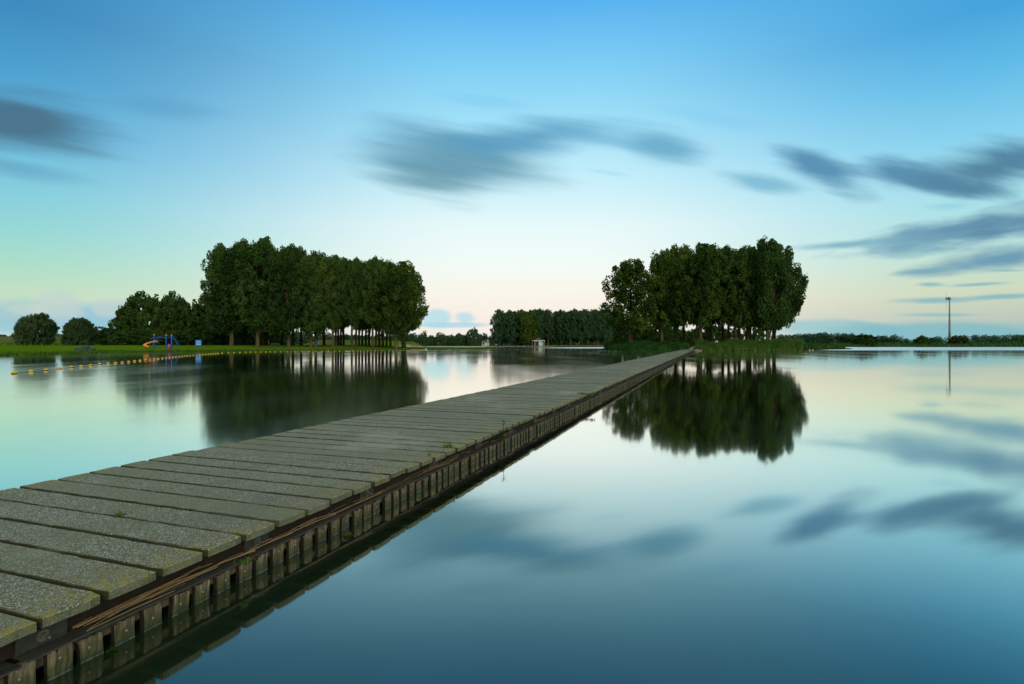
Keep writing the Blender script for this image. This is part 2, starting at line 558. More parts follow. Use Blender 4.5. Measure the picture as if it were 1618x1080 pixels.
# dark long-exposure clouds higher up
for a in [(5, 190, 190, 66, -9, 0.92, (74, 110, 134), 'soft', 0.45), (20, 263, 130, 20, -9, 0.55, (96, 156, 188), 'soft', 0.5), (265, 172, 110, 24, -9, 0.42, (88, 156, 195), 'soft', 0.7),
          (660, 235, 140, 55, -14, 0.7, (104, 166, 196), 'soft', 0.8), (725, 262, 160, 62, -6, 0.9, (100, 154, 176), 'soft', 0.6), (690, 288, 110, 30, -6, 0.7, (110, 158, 174), 'soft', 0.5), (845, 215, 170, 34, 4, 0.9, (92, 158, 194), 'soft', 0.6), (960, 220, 110, 20, -8, 0.5, (104, 174, 210), 'soft', 0.6),
          (1045, 228, 90, 33, -10, 0.9, (106, 172, 204), 'soft', 0.6), (1130, 185, 110, 16, -12, 0.25, (118, 196, 235), 'mid', 0.8), (770, 158, 80, 12, -6, 0.25, (108, 186, 230), 'soft', 0.6), (960, 272, 50, 6, -8, 0.4, (148, 216, 238), 'mid', 0.5),
          (1300, 266, 100, 32, -24, 1.0, (92, 148, 182), 'mid', 0.8), (1205, 291, 80, 20, -8, 0.8, (118, 181, 208), 'mid', 0.8),
          (1450, 281, 125, 32, -8, 1.0, (92, 146, 178), 'mid', 0.8), (1575, 264, 150, 48, 10, 1.0, (86, 134, 162), 'mid', 0.7),
          (1490, 370, 175, 26, 8, 0.9, (108, 156, 182), 'fine', 0.8), (1610, 350, 160, 32, 8, 0.95, (96, 142, 170), 'fine', 0.6),
          (1330, 386, 110, 9, 4, 0.85, (122, 176, 194), 'fine', 0.6), (1450, 393, 85, 20, 4, 0.8, (118, 168, 188), 'fine', 0.8),
          (1570, 409, 150, 22, 8, 0.95, (104, 154, 180), 'fine', 0.6), (1450, 429, 50, 6, 6, 0.8, (118, 168, 186), 'fine', 0.4), (1500, 325, 60, 9, 3, 0.5, (138, 202, 222), 'mid', 0.8),
          (1470, 449, 30, 5, 0, 0.8, (130, 182, 194), 'fine', 0.4), (1545, 449, 60, 3.6, 3, 0.8, (130, 182, 194), 'fine', 0.3),
          (1478, 474, 80, 6.5, 1, 0.85, (130, 184, 196), 'fine', 0.5), (1590, 468, 80, 6, 2, 0.85, (128, 182, 194), 'fine', 0.5),
          (1490, 497, 75, 4, 0, 0.75, (138, 190, 200), 'fine', 0.4), (1590, 427, 40, 3, 0, 0.6, (120, 176, 190), 'fine', 0.3)]:
    col = cloud(col, *a)
# unseen rear sky warmed and brightened as fill; below the horizon a dark ground tone
col = t.mix(t.math('MULTIPLY', t.ss(dy, 0.2, -0.6), 0.75), col, (0.62, 0.60, 0.52, 1))
col = t.mix(t.ss(el, -0.4, -2.0), col, (0.10, 0.13, 0.13, 1))
SUN_EL, SUN_AZ = math.radians(26), math.radians(160)      # compass angle measured from +Y towards +X
nis = t.n('TexSky', sky_type='NISHITA', sun_disc=False, sun_elevation=SUN_EL, sun_rotation=SUN_AZ)
hi = t.ss(el, 36.0, 60.0)
col = t.mix(t.math('MULTIPLY', hi, 0.25), col, t.mix(1.0, nis.outputs[0], (0.10, 0.10, 0.10, 1), 'MULTIPLY'))
bg = t.n('Background', ins={'Color': col, 'Strength': 1.0})
t.set(t.n('OutputWorld').inputs[0], bg)
W.cycles.sampling_method = 'MANUAL'
W.cycles.sample_map_resolution = 512

sd = bpy.data.lights.new('sun', 'SUN')
sd.energy = 1.5
sd.angle = math.radians(20)
sd.color = (1.0, 0.88, 0.68)
so = bpy.data.objects.new('sun', sd)
COL.objects.link(so)
sdir = Vector((math.sin(SUN_AZ) * math.cos(SUN_EL), math.cos(SUN_AZ) * math.cos(SUN_EL), math.sin(SUN_EL)))
so.rotation_euler = sdir.to_track_quat('Z', 'Y').to_euler()
so.location = (0, -20, 30)

# ---------------------------------------------------------------- foliage meshes
def leaves(rng, C, Rad, n_per, size, axis=None, tintc=None, elong=1.7, outward=0.8, upb=0.35, shell=0.5):
    """leaf-sized rhombi around clump centres C (n,3) with radii Rad (n,3)"""
    n = len(C)
    idx = np.repeat(np.arange(n), n_per)
    k = len(idx)
    d = rng.normal(size=(k, 3))
    d /= np.linalg.norm(d, axis=1, keepdims=True)
    rad = rng.uniform(shell ** 3, 1, k) ** (1 / 3)
    p = C[idx] + d * Rad[idx] * rad[:, None]
    nrm_ = d * outward + rng.normal(size=(k, 3)) * 0.6 + np.array([0, 0, upb])
    nrm_ /= np.linalg.norm(nrm_, axis=1, keepdims=True)
    a = rng.normal(size=(k, 3)) + (0 if axis is None else axis[idx] * 2.0)
    t1 = a - nrm_ * np.sum(a * nrm_, 1, keepdims=True)
    t1 /= np.linalg.norm(t1, axis=1, keepdims=True)
    t2 = np.cross(nrm_, t1)
    s = size * rng.uniform(0.65, 1.3, k)[:, None]
    l, w = t1 * s * elong * 0.5, t2 * s * 0.5
    V = np.stack([p + l, p + w - l * 0.15, p - l, p - w - l * 0.15], 1).reshape(-1, 3)
    Fq = np.arange(4 * k).reshape(k, 4)
    tc_ = (rng.uniform(0.2, 0.8, n) if tintc is None else tintc)[idx] + rng.normal(0, 0.10, k)
    return V, Fq, np.repeat(np.clip(tc_, 0, 1), 4)


def poplar(seed, H=28.0, Rc=6.0, cb=0.24, nb=34, leaf=0.38, npl=88, fork=False, lean=0.0, dens=1.0):
    rng = np.random.default_rng(seed)
    tb = MB()
    top = H * 0.82
    k = 8
    ph = rng.uniform(0, 6)
    pts = [(0.35 * math.sin(i * 0.9 + ph) * i / k + lean * (i / k) ** 2, 0.35 * math.cos(i * 0.7 + ph) * i / k, top * i / k) for i in range(k + 1)]
    rads = [0.50 * (1 - 0.85 * (i / k)) + 0.04 for i in range(k + 1)]
    pts = [(0, 0, -0.6), (0, 0, 0.0), (0.0, 0.0, 0.7)] + pts[1:]
    rads = [0.72, 0.66, 0.53] + rads[1:]
    tb.tube(pts, rads, 9)
    axis_at = lambda z: np.array([np.interp(z, [q[2] for q in pts], [q[0] for q in pts]), np.interp(z, [q[2] for q in pts], [q[1] for q in pts]), z])
    prof_t = [0, 0.08, 0.2, 0.4, 0.6, 0.78, 0.9, 1.0]
    prof_r = [0.50, 0.78, 0.94, 1.0, 0.95, 0.78, 0.52, 0.16]
    lob = rng.uniform(-1, 1, (6,))

    def env(tt, phi):
        w = 1 + 0.10 * lob[0] * math.sin(phi + lob[1] * 3) + 0.10 * lob[2] * math.sin(2 * phi + 6 * tt + lob[3] * 3) + 0.08 * math.sin(3 * phi - 9 * tt + lob[4] * 3)
        return Rc * np.interp(tt, prof_t, prof_r) * w
    C, Rd, Ax, T = [], [], [], []
    for i in range(nb):
        tt = (i + rng.uniform(0.2, 0.9)) / nb                      # height of the bough's tip in the crown
        phi = i * 2.39996 + rng.uniform(-0.4, 0.4)
        zt = H * (cb + (0.985 - cb) * tt)
        reach = env(tt, phi) * rng.uniform(0.82, 1.08)
        ax = axis_at(min(zt, top))
        tip = np.array([ax[0] + math.cos(phi) * reach, ax[1] + math.sin(phi) * reach, zt])
        z0 = max(H * cb * rng.uniform(0.6, 1.0), zt - reach * rng.uniform(1.0, 1.7) - 1.0)
        base = axis_at(min(z0, top * 0.97))
        mid = base * 0.5 + tip * 0.5 + np.array([math.cos(phi), math.sin(phi), -0.5]) * reach * 0.12
        r0 = np.interp(base[2], [q[2] for q in pts], rads) * rng.uniform(0.42, 0.62)
        tb.tube([base, (base + mid) / 2 + np.array([0, 0, -0.1]), mid, tip], [r0, r0 * 0.75, r0 * 0.5, 0.03], 5, False)
        tint = rng.uniform(0.22, 0.72)
        n_c = max(3, int(round(5 * dens)))
        for j in range(n_c):
            f = 0.36 + 0.64 * (j + rng.uniform(0, 0.7)) / n_c
            q = (1 - f) ** 2 * base + 2 * f * (1 - f) * mid + f * f * tip
            q = q + rng.normal(0, 0.55, 3)
            s = rng.uniform(0.85, 1.45) * (0.8 if f > 0.85 else 1.0) * min(Rc / 6.0, 1.1)
            C.append(q)
            Rd.append((s, s, s * rng.uniform(1.1, 1.6)))
            dr = (tip - base) / np.linalg.norm(tip - base) + np.array([0, 0, 0.6])
            Ax.append(dr)
            T.append(np.clip(tint + rng.normal(0, 0.10), 0, 1))
    for i in range(int(64 * dens)):                                # filling and ragged outline tufts
        tt, phi = rng.uniform(0.02, 1.0), rng.uniform(0, 6.283)
        zt = H * (cb + (0.99 - cb) * tt)
        ax = axis_at(min(zt, top))
        rr_ = env(tt, phi) * rng.uniform(0.2, 1.02)
        C.append(np.array([ax[0] + math.cos(phi) * rr_, ax[1] + math.sin(phi) * rr_, zt]))
        s = rng.uniform(0.5, 1.2) * min(Rc / 6.0, 1.1)
        Rd.append((s, s, s * 1.5))
        Ax.append(np.array([math.cos(phi) * 0.4, math.sin(phi) * 0.4, 1]))
        T.append(rng.uniform(0.2, 0.8))
    if fork:
        tb.tube([(0.1, 0, 1.8), (1.0, 0.2, H * 0.2), (1.7, 0.2, H * 0.4), (2.0, 0.3, H * 0.66)], [0.32, 0.27, 0.2, 0.07], 7)
    V, Fq, ti = leaves(rng, np.array(C), np.array(Rd), npl, leaf, np.array(Ax), np.array(T))
    me = bpy.data.meshes.new('trunk')
    me.from_pydata(tb.v, [], tb.f)
    me.polygons.foreach_set('use_smooth', [True] * len(me.polygons))
    me.materials.append(M['bark'])
    return me, mesh_np('crown', V, Fq, False, ti), H, Rc


def bushy(seed, H=10.0, Rc=6.0, n=120, npl=60, leaf=0.42, low=0.0, mat=None, style='round'):
    rng = np.random.default_rng(seed)
    tb = MB()
    for i in range(5):
        a = rng.uniform(0, 6.283)
        r = Rc * rng.uniform(0.2, 0.5)
        tb.tube([(0.1 * math.cos(a), 0.1 * math.sin(a), -0.5), (0.25 * r * math.cos(a), 0.25 * r * math.sin(a), H * 0.25), (r * math.cos(a), r * math.sin(a), H * rng.uniform(0.55, 0.8))],
                [0.22 * H / 10, 0.15 * H / 10, 0.03], 6)
    C, Rd, Ax, T = [], [], [], []
    for i in range(n):
        ct = rng.uniform(-1, 1)
        phi = rng.uniform(0, 6.283)
        w = 1 + 0.13 * math.sin(2 * phi + seed) + 0.10 * math.sin(3 * phi + 4 * ct + seed * 2) + 0.08 * math.sin(5 * phi - 3 * ct)
        s_ = math.sqrt(1 - ct * ct * (1 if ct > 0 else 0.35))
        q = rng.uniform(0.45, 0.98) ** 0.6
        x, y = Rc * s_ * q * w * math.cos(phi), Rc * s_ * q * w * math.sin(phi)
        z = H * (0.5 + low / 2) + (H * (0.5 - low / 2)) * (ct * q * w if ct > 0 else ct)
        C.append((x, y, min(max(z, H * low + 0.2), H * 1.02)))
        s = rng.uniform(0.08, 0.16) * Rc
        Rd.append((s, s, s * rng.uniform(0.8, 1.25)))
        Ax.append((x / Rc, y / Rc, 0.9))
        T.append(rng.uniform(0.15, 0.75))
    kw = dict(elong=1.5) if style == 'round' else dict(elong=4.2)
    V, Fq, ti = leaves(rng, np.array(C), np.array(Rd), npl, leaf, np.array(Ax) * (1.0 if style == 'round' else 2.2), np.array(T), outward=0.7, **kw)
    if style == 'willow':                                     # fine upright shoots break the outline
        k = 420
        ct = rng.uniform(-0.2, 1, k)
        phi = rng.uniform(0, 6.283, k)
        s_ = np.sqrt(1 - ct * ct)
        C2 = np.stack([Rc * 0.93 * s_ * np.cos(phi), Rc * 0.93 * s_ * np.sin(phi), H * 0.5 + H * 0.5 * ct], 1)
        A2 = np.stack([s_ * np.cos(phi), s_ * np.sin(phi), ct * 0.6 + 0.7], 1)
        V2, F2, t2 = leaves(rng, C2, np.full((k, 3), 0.45 * H / 10) * np.array([1, 1, 1.5]), 9, leaf * 0.8, A2 * 3, rng.uniform(0.3, 0.9, k), elong=4.5)
        V, Fq, ti = np.vstack([V, V2]), np.vstack([Fq, F2 + len(V)]), np.concatenate([ti, t2])
    me = bpy.data.meshes.new('trunk')
    me.from_pydata(tb.v, [], tb.f)
    me.materials.append(M['bark'])
    cm = mesh_np('crown', V, Fq, False, ti)
    return me, cm, H, Rc


def plant_tree(name, variant, x, y, h, hw, label, cat, group, mat, sink=0.0):
    tm, cm, H, Rc = variant
    root = empty(name, (x, y, gz(x, y) - sink), random.uniform(0, 6.28))
    root.scale = (hw / Rc, hw / Rc, h / H)
    link('trunk', tm, None, root)
    o = link('crown', cm, mat, root)
    if cm.materials[0] != mat:
        o.material_slots[0].link = 'OBJECT'
        o.material_slots[0].material = mat
    tag(root, label, cat, group)
    return root


POP = [poplar(11, cb=0.17), poplar(12, cb=0.20, fork=True), poplar(13, cb=0.28), poplar(14, cb=0.30, fork=True), poplar(15, cb=0.33),
       poplar(16, cb=0.24, nb=36, dens=0.95, fork=True, leaf=0.36, npl=88), poplar(17, cb=0.16), poplar(18, cb=0.22, lean=1.2), poplar(19, Rc=9.0, cb=0.26, nb=52, fork=True, dens=1.0)]
BUSH = [bushy(31, n=230, npl=70, leaf=0.36), bushy(32, n=250, npl=70, leaf=0.36), bushy(33, H=9, n=200, npl=70, leaf=0.36)]
WIL = [bushy(41, H=8, Rc=5.0, n=280, npl=90, leaf=0.20, low=0.0, style='willow'), bushy(42, H=7, Rc=4.0, n=280, npl=90, leaf=0.18, low=0.0, style='willow')]


def row(lst, name, fmt, cat, group, mats, vs, special={}):
    lst = sorted(lst, key=lambda a: a[0])
    for i, a in enumerate(lst):
        u, Y, ty, hw = a[:4]
        x = ux(u, Y)
        base = gz(x, Y)
        h = zy(ty, Y) - base
        v = a[4] if len(a) > 4 else vs[(i * 5 + int(u)) % len(vs)]
        mat = a[5] if len(a) > 5 else mats[(i * 3 + int(u)) % len(mats)]
        lab = special.get(u, fmt.format(ordinal(i + 1)))
        plant_tree(name, v, x, Y, h, hw * Y / F, lab, cat, group, mat)


# left lawn grove, trunks left to right
PL = M['poplar_leaf']
DL = M['dark_leaf']
row([(366, 150, 391, 37, POP[0], DL), (346, 168, 388, 29, POP[6], DL), (374, 160, 387, 32, POP[6]), (381, 170, 381, 31, POP[0]), (387, 178, 381, 28, POP[1], DL),
     (407, 148, 382, 34, POP[1], DL), (414, 158, 376, 31, POP[7], DL), (421, 168, 382, 30, POP[0], DL),
     (456, 150, 394, 29, POP[7]), (463, 166, 388, 26, POP[2]), (446, 180, 392, 26, POP[1], DL),
     (491, 152, 404, 28, POP[7], DL), (499, 156, 398, 29, POP[1]), (476, 172, 392, 24, POP[2], DL), (512, 174, 402, 25, POP[2]),
     (526, 158, 406, 22, POP[2], DL), (530.5, 166, 406, 21, POP[4], DL), (534.5, 174, 407, 21, POP[4], DL), (538.5, 182, 410, 20, POP[2]), (543, 190, 410, 20, POP[3], DL),
     (556, 158, 414, 22, POP[4], DL), (562.5, 166, 411, 21, POP[2], DL), (567.5, 174, 410, 20, POP[4]), (572.5, 182, 419, 20, POP[4], DL), (578, 190, 415, 20, POP[2], DL), (583, 198, 414, 20, POP[3], DL),
     (589, 158, 409, 23, POP[4], DL), (594, 166, 408, 22, POP[2]), (599.5, 174, 417, 22, POP[4], DL), (605, 182, 415, 22, POP[3], DL), (611, 190, 413, 22, POP[2], PL), (617, 198, 419, 22, POP[4]),
     (626, 156, 418, 32, POP[7], PL), (638, 170, 416, 42, POP[3], PL)],
    'poplar_tree', 'tall poplar in the lawn grove on the left, {} trunk from its left end', 'poplar', 'poplars of the left lawn grove', [PL, DL], POP[2:5],
    {366: 'broad dark poplar fronting the left end of the lawn grove, leafy almost to the grass',
     456: 'poplar with a single mossy trunk, alone in the wide gap of the left lawn grove',
     626: 'yellowish green poplar at the right end of the lawn grove, front one with ivied foot',
     638: 'rearmost poplar at the right end of the lawn grove, its branches overhanging the pale strand'})
# right island grove
row([(996, 147, 408, 44, POP[5], PL), (1046, 150, 398, 28, POP[2], PL), (1067, 158, 389, 33, POP[2], PL), (1080, 166, 391, 30, POP[4], PL), (1107, 144, 388, 40, POP[3], PL),
     (1118, 160, 389, 34, POP[2], PL), (1122, 170, 390, 30, POP[4], PL), (1142, 166, 392, 32, POP[4], DL), (1151, 176, 395, 28, POP[4], DL), (1161, 146, 398, 32, POP[3], DL),
     (1168, 152, 395, 32, POP[4], DL), (1181, 162, 395, 32, POP[2], DL), (1185, 172, 392, 30, POP[3], DL), (1213, 144, 379, 49, POP[8], DL), (1223, 158, 386, 49, POP[8], DL)],
    'poplar_tree', 'tall poplar of the grove beyond the jetty end, {} trunk from its left', 'poplar', 'poplars of the island grove', [PL], POP[2:5],
    {996: 'lone airy poplar left of the island grove, sky showing through its forked trunk',
     1107: 'wide bright green poplar just right of the jetty end, in front of the island grove',
     1213: 'tallest and broadest poplar of the island grove, front trunk at its right end'})
# plantation on the far shore
FL = M['hazed_far_leaf']
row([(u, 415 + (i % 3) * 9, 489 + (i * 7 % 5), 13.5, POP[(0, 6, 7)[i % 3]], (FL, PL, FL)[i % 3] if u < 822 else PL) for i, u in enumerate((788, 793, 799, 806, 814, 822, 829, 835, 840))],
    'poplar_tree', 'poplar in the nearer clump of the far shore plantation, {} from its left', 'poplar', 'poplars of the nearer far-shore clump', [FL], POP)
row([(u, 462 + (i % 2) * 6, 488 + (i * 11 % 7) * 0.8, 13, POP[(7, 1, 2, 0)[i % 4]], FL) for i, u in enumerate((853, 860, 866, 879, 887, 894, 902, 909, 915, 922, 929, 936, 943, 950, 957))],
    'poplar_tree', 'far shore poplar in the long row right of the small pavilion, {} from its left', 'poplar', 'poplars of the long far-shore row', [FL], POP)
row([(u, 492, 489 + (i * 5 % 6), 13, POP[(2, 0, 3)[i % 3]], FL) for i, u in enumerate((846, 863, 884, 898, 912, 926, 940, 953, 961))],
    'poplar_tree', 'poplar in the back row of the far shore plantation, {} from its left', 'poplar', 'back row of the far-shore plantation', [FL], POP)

# dark broadleaf trees and thickets on the left
WL = M['willow_leaf']
plant_tree('willow_bush', WIL[0], ux(57, 130), 130, zy(496, 130) - gz(ux(57, 130), 130), 27 * 130 / F, 'round grey green willow bush at the far left of the lawn, the larger of two', 'willow', 'round willows on the lawn edge', WL, 0.3)
plant_tree('willow_bush', WIL[1], ux(126, 126), 126, zy(502, 126) - gz(ux(126, 126), 126), 19.5 * 126 / F, 'smaller round willow bush behind the dark stone seats', 'willow', 'round willows on the lawn edge', WL, 0.3)
row([(173, 150, 517, 24, BUSH[2], DL), (203, 168, 488, 24, BUSH[0], DL), (226, 172, 465, 34, BUSH[1], DL), (252, 164, 472, 28, BUSH[0], DL), (276, 168, 465, 26, BUSH[1], DL),
     (302, 166, 479, 26, BUSH[0], DL), (326, 172, 490, 26, BUSH[1], DL), (196, 146, 524, 22, BUSH[1], DL), (228, 148, 520, 26, BUSH[2], DL), (262, 148, 524, 26, BUSH[1], DL), (296, 150, 522, 28, BUSH[2], DL),
     (330, 156, 516, 26, BUSH[0], DL), (352, 190, 508, 24, BUSH[1], DL), (392, 215, 512, 26, BUSH[0], DL), (426, 225, 515, 20, BUSH[1], DL), (441, 235, 524, 16, BUSH[2], DL)],
    'broadleaf_tree', 'dark broadleaf tree of the thicket behind the playground, {} from the left', 'tree', 'dark thicket behind the playground', [DL], BUSH,
    {226: 'large round dark tree on the left of the thicket behind the climbing frame',
     276: 'pointed tall dark tree rising from the thicket above the blue climbing frame',
     173: 'low dark bush at the left foot of the thicket, right of the willows',
     441: 'low dark bush right of the second massive trunk cluster'})
# line of trees beyond the lawn and beach
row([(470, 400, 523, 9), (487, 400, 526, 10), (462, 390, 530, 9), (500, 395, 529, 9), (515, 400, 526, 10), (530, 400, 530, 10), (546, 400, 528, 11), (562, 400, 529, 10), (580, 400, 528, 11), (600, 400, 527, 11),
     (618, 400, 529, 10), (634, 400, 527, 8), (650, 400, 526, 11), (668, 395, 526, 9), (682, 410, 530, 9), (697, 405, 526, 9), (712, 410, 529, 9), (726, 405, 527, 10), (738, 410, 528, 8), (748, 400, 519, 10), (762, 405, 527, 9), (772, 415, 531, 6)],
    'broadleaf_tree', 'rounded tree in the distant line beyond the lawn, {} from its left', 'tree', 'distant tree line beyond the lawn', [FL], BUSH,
    {748: 'round tree standing above the distant tree line, left of the far plantation',
     668: 'dark tree hiding the foot of the yellow topped tower'})
# trees and bushes behind and beside the island grove, and on the far right bank
row([(986, 200, 514, 18, BUSH[0]), (1012, 215, 508, 20, BUSH[1]), (1040, 230, 512, 24, BUSH[0]), (1066, 240, 516, 20, BUSH[1]), (1098, 250, 519, 20, BUSH[2]), (1128, 245, 514, 20, BUSH[0]), (1152, 245, 520, 16, BUSH[1]), (1198, 250, 515, 10, BUSH[1]), (1180, 260, 524, 12, BUSH[2])],
    'broadleaf_tree', 'dark tree showing between the island grove trunks, {} from the left', 'tree', 'dark trees behind the island grove', [DL], BUSH,
    {1198: 'small round dark tree seen through the gap left of the broadest island poplar'})
plant_tree('bush', BUSH[0], ux(1365, 322), 322, zy(527, 322) - 0.3, 18 * 322 / F, 'dark round bush overhanging the water on the far right bank, nearest the island', 'bush', 'bushes on the far right bank', DL, 0.6)
plant_tree('bush', BUSH[1], ux(1457, 318), 318, zy(529.5, 318) - 0.3, 11 * 318 / F, 'compact almost black bush on the far right bank, left of the wind turbine', 'bush', 'bushes on the far right bank', DL, 0.5)
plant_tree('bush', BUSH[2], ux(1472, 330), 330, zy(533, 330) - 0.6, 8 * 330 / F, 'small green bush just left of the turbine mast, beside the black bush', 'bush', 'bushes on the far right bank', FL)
plant_tree('bush', BUSH[1], ux(1514, 326), 326, zy(530.5, 326) - 0.6, 14 * 326 / F, 'rusty olive bush on the far bank at the foot of the wind turbine', 'bush', 'bushes on the far right bank', M['rust_leaf'])
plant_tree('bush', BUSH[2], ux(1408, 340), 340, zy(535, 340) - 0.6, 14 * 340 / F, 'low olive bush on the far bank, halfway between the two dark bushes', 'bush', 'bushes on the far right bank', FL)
plant_tree('bush', BUSH[0], ux(1307, 230), 230, zy(536.5, 230) - 0.3, 7 * 230 / F, 'small reddish bush at the right end of the island', 'bush', None, M['rust_leaf'], 0.2)
BL = M['bright_leaf']
plant_tree('bush', BUSH[0], ux(1063, 142), 142, zy(534, 142) - gz(ux(1063, 142), 142), 9 * 142 / F, 'bright yellow green bush left of the jetty end, the larger of two', 'bush', 'bright bushes by the jetty end', BL)
plant_tree('bush', BUSH[1], ux(1048, 144), 144, zy(538, 144) - gz(ux(1048, 144), 144), 8 * 144 / F, 'bright green bush left of the jetty end, the smaller of two', 'bush', 'bright bushes by the jetty end', BL)
plant_tree('bush', BUSH[2], ux(974, 152), 152, zy(536, 152) - gz(ux(974, 152), 152), 13 * 152 / F, 'green bush at the left tip of the island above the reeds', 'bush', None, BL)
plant_tree('bush', BUSH[1], ux(1086, 141), 141, zy(539, 141) - gz(ux(1086, 141), 141), 7 * 141 / F, 'low dark brownish bush beside the ramp at the jetty end', 'bush', None, M['rust_leaf'])


# ---------------------------------------------------------------- reeds, bank plants and far woods (nobody could count these)
def blades(name, pts, h, w, mat, seed, label, cat, lean=0.55, segs=3, tint=(0.15, 0.85)):
    rng = np.random.default_rng(seed)
    n = len(pts)
    h = np.broadcast_to(h, (n,)) * rng.uniform(0.7, 1.15, n)
    phi = rng.uniform(0, 6.283, n)
    ln = rng.uniform(0, lean, n) * h
    side = np.stack([np.cos(phi + 1.57), np.sin(phi + 1.57), np.zeros(n)], 1)
    side[:, 0] = np.abs(side[:, 0]) * 0.6 + 0.4
    ww = w * rng.uniform(0.6, 1.4, n)
    V = []
    for s in range(segs + 1):
        f = s / segs
        c = pts + np.stack([np.cos(phi) * ln * f ** 2, np.sin(phi) * ln * f ** 2, h * (f - 0.12 * f ** 3)], 1)
        hw_ = (ww * (1 - f ** 1.6) * 0.5 + 0.004)[:, None]
        V += [c - side * hw_, c + side * hw_]
    V = np.stack(V, 1)
    nv = 2 * (segs + 1)
    b = np.arange(n)[:, None] * nv
    Fq = np.concatenate([b + np.array([2 * s, 2 * s + 1, 2 * s + 3, 2 * s + 2]) for s in range(segs)], 0)
    tn = rng.uniform(tint[0], tint[1], n) * 0.4 + 0.6 * (tint[0] + (tint[1] - tint[0]) * np.clip(0.35 + 0.5 * wob(pts[:, 0], pts[:, 1], 1.3, 1.3), 0, 1))
    ramp_ = np.repeat(np.linspace(0.22, 0.0, segs + 1), 2)
    ti = np.clip(tn[:, None] + ramp_[None, :], 0, 1)
    me = mesh_np(name, V.reshape(-1, 3), Fq, False, ti.ravel())
    o = link(name, me, mat)
    return tag(o, label, cat, None, 'stuff')


def scatter(poly, n, cond, rng):
    lo, hi = poly.min(0), poly.max(0)
    out = []
    tot = 0
    while tot < n:
        x, y = rng.uniform(lo[0], hi[0], n * 4), rng.uniform(lo[1], hi[1], n * 4)
        z, dm, di, u = terrain(x, y)
        k = cond(x, y, z, dm, di, u)
        out.append(np.stack([x[k], y[k], np.maximum(z[k], -0.2)], 1))
        tot += int(k.sum())
    return np.concatenate(out)[:n]


rg = np.random.default_rng(5)
pl = scatter(ISL, 9000, lambda x, y, z, dm, di, u: (di > -1.6) & (di < 7) & (u > 955) & (u < 1089) & (y < 165), rg)
hh = 1.5 + 0.7 * np.clip(wob(pl[:, 0], pl[:, 1], 0.5, 3), -0.8, 1) * 0.5 + 0.7 * sm((pl[:, 1] - 138) / 8)
blades('reeds', pl, hh, 0.13, M['reed'], 51, 'green reed bed on the island left of the jetty end', 'reeds')
pr = scatter(ISL, 15000, lambda x, y, z, dm, di, u: (di > -1.5) & (di < 9) & (u > 1101) & (u < 1268) & (y < 152), rg)
hh = 1.35 + 0.35 * wob(pr[:, 0], pr[:, 1], 0.6, 5) + 1.15 * sm((pr[:, 1] - 136) / 5)
blades('reeds', pr, hh, 0.13, M['reed'], 52, 'green reed bed on the island right of the jetty end', 'reeds')
ps = scatter(ISL, 4500, lambda x, y, z, dm, di, u: (di > 2.0) & (di < 30) & (u > 1255) & (u < 1345), rg)
blades('bank_plants', ps, 1.5, 0.16, M['reed'], 53, 'rough green plants on the low spit right of the island', 'plants')
FARB = P([(1340, 305), (1640, 305), (1640, 350), (1340, 350)])
pf = scatter(FARB, 9000, lambda x, y, z, dm, di, u: (dm > -1.0) & (dm < 24), rg)
blades('bank_plants', pf, 2.1 + 0.5 * wob(pf[:, 0], pf[:, 1], 0.25, 2), 0.30, M['reed'], 54, 'rough green growth along the far right bank', 'plants', tint=(0.05, 0.6))
LB = P([(-40, 60), (700, 150), (780, 185), (700, 190), (-40, 110)])
pb = scatter(LB, 7000, lambda x, y, z, dm, di, u: (dm > -0.2) & (dm < 1.3) & (u > -30) & (u < 782), rg)
blades('bank_grass', pb, 0.30, 0.05, M['grass_blade'], 55, 'fringe of longer grass along the edge of the left lawn', 'grass', tint=(0.0, 0.6))
LM = P([(-60, 118), (165, 128), (165, 200), (-60, 200)])
pm = scatter(LM, 6000, lambda x, y, z, dm, di, u: (dm > 38) & (u < 160), rg)
blades('meadow_grass', pm, 0.75, 0.14, M['grass_blade'], 56, 'long rough meadow grass behind the left lawn', 'grass', tint=(0.2, 0.9))


def wood(name, segs, seed, label, mat, leaf=1.0, npl=170):
    """a far wood reading as one mass: overlapping tree-sized clumps along a line"""
    rng = np.random.default_rng(seed)
    C, Rd, T = [], [], []
    for u0, u1, Y, ty, by in segs:
        u = u0
        while u < u1:
            f = (u - u0) / max(u1 - u0, 1)
            top = zy(ty + rng.normal(0, 0.9), Y)
            rx = rng.uniform(3.0, 5.5) * Y / 600
            tint = rng.uniform(0.15, 0.7)
            z = top - rx * 0.8
            while z > 0.3:
                C.append((ux(u, Y) + rng.normal(0, 1), Y + rng.uniform(-8, 8), z))
                Rd.append((rx, rx, rx * 0.9))
                T.append(tint)
                z -= rx * 0.9
            u += rx * 0.55 * F / Y
    C, Rd, T = np.array(C), np.array(Rd), np.array(T)
    V, Fq, ti = leaves(rng, C, Rd, npl, leaf, None, T, elong=1.3, shell=0.3)
    return tag(link(name, mesh_np(name, V, Fq, False, ti), mat), label, 'wood', None, 'stuff')


